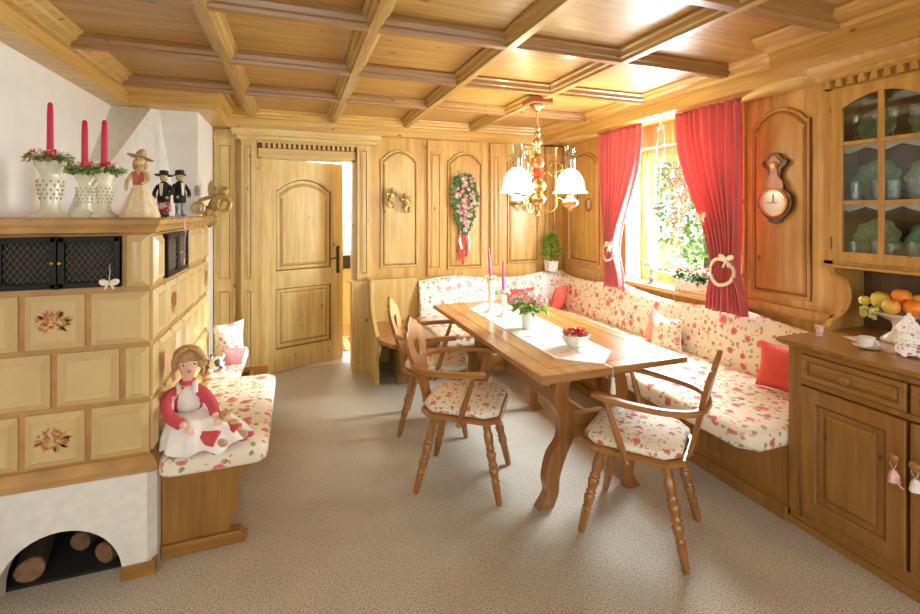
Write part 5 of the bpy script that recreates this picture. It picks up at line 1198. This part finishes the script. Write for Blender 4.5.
# dress
doll_red = simple('doll_red_cloth', (.56, .07, .09), .8, var=.12, nscale=60)
q = MB().ell((-.456, 2.345, .665), (.074, .056, .075))
q.tube(cr([(-.42, 2.335, .705), (-.385, 2.312, .690), (-.350, 2.29, .650), (-.33, 2.255, .612)], 4), lambda k: .026*(1-.2*k), 10)
q.tube(cr([(-.49, 2.325, .705), (-.52, 2.295, .690), (-.505, 2.238, .640), (-.45, 2.195, .607)], 4), lambda k: .027*(1-.2*k), 10)
q.tube(cr([(-.42, 2.33, .535), (-.33, 2.275, .535), (-.24, 2.24, .522)], 4), lambda k: .050*(1-.2*k), 10)
q.tube(cr([(-.47, 2.29, .53), (-.40, 2.225, .53), (-.31, 2.19, .518)], 4), lambda k: .050*(1-.2*k), 10)
q.lathe([(.030, 0), (.034, .012), (.028, .02)], (-.452, 2.333, .735), (0, -.1, 1), 14)
q.build('dress', doll_red, dl)
# white pinafore: bib + spread skirt
q = MB()
def skirt(a, b):
    an_ = a*2*PI; rr = .056+.130*b**.8; fold = 1+.07*math.sin(an_*11+b*2)*b
    x = -.445+math.cos(an_)*rr*fold*.95+.075*b; y = 2.325+math.sin(an_)*rr*fold*.82-.035*b; z = .625-.128*b**1.5+.012*math.sin(an_*7)*b
    return (max(x, -.538+.004*math.sin(an_*9)), y, max(z, .488))
q.grid(skirt, 96, 14)
q.ell((-.448, 2.330, .660), (.054, .048, .072)); q.tube([(-.475, 2.30, .70), (-.485, 2.32, .735), (-.48, 2.36, .73)], .013, 8).tube([(-.415, 2.295, .70), (-.420, 2.315, .735), (-.42, 2.35, .73)], .013, 8)
q.build('pinafore', white_cloth, dl, ang=80)
q = MB().ell((-.228, 2.232, .513), (.036, .020, .020), Euler((0, 0, -.35))).ell((-.305, 2.185, .510), (.038, .022, .020), Euler((0, 0, -.35)))
q.build('shoes', simple('tan_leather', (.50, .32, .18), .5), dl)
# hands with fingers
q = MB()
for (hx, hy, hz), dv in (((-.325, 2.235, .595), Vector((.5, -.7, -.4))), ((-.425, 2.175, .592), Vector((.75, -.45, -.5)))):
    dv = dv.normalized(); sd = dv.cross(Vector((0, 0, 1))).normalized(); c_ = Vector((hx, hy, hz)); nn = sd.cross(dv)
    q.ell(c_+dv*.010, (.013, .013, .009))
    for k, (o_, ln) in enumerate(((-.009, .020), (-.003, .024), (.003, .022), (.009, .017))): q.tube([c_+dv*.014+sd*o_, c_+dv*(.014+ln*.6)+sd*o_*1.3-nn*.001, c_+dv*(.014+ln)+sd*o_*1.3-nn*.006], lambda t: .0034*(1-.3*t), 6)
    q.tube([c_+sd*-.008+dv*.004, c_+sd*-.018+dv*.012, c_+sd*-.018+dv*.020], lambda t: .0038*(1-.3*t), 6)
q.build('hands', skin, dl)
# little doll / bear in its arm
tdx = thing('small_rag_doll', 'tiny rag doll with straw hair held beside the big doll', 'doll', (-.275, 2.29, .50))
q = MB().ell((-.29, 2.262, .585), (.022, .022, .024)).ell((-.262, 2.252, .553), (.022, .022, .030), Euler((0, .8, 0))); q.tube(cr([(-.245, 2.25, .54), (-.22, 2.24, .525), (-.195, 2.235, .512)], 3), .010, 7).tube(cr([(-.26, 2.24, .565), (-.235, 2.225, .575)], 3), .008, 7); q.build('body', straw, tdx)
MB().ell((-.294, 2.268, .598), (.024, .024, .018)).build('hair', hair_m, tdx)
q = MB().ell((-.255, 2.250, .548), (.025, .025, .025)).ell((-.19, 2.233, .510), (.018, .014, .012)); q.build('red_suit', doll_red, tdx)

# far pillows and toy on the stove bench
pillow('throw_pillow', 'white floral pillow standing at the far end of the stove bench', (-.425, 3.50, .487), (.20, .27, .15), (R(10), R(-4), R(22)), floral('pastel_print', base=(.90, .88, .86), scale=1.3, dens=.6, cols=((.55, .20, .40), (.80, .35, .45)), leafc=((.30, .36, .42), (.45, .50, .45))))
pillow('throw_pillow', 'small pink pillow leaning before the white floral pillow on the stove bench', (-.405, 3.365, .487), (.15, .13, .08), (R(24), R(8), R(20)), simple('rose_pink', (.82, .36, .38), .85))
ty = thing('plush_lamb', 'white plush toy with dark spots lying by the stove side', 'toy', (-.47, 3.26, .487))
q = MB().ell((-.475, 3.28, .53), (.05, .07, .042)).ell((-.455, 3.20, .565), (.034, .036, .034)).ell((-.43, 3.235, .505), (.018, .03, .016)).ell((-.50, 3.235, .505), (.018, .03, .016)).ell((-.49, 3.205, .595), (.010, .010, .018)).ell((-.425, 3.21, .595), (.010, .010, .018))
q.build('body', mixed('spotted_plush', (.08, .10, .14), (.86, .84, .82), None, 22, .9), ty)
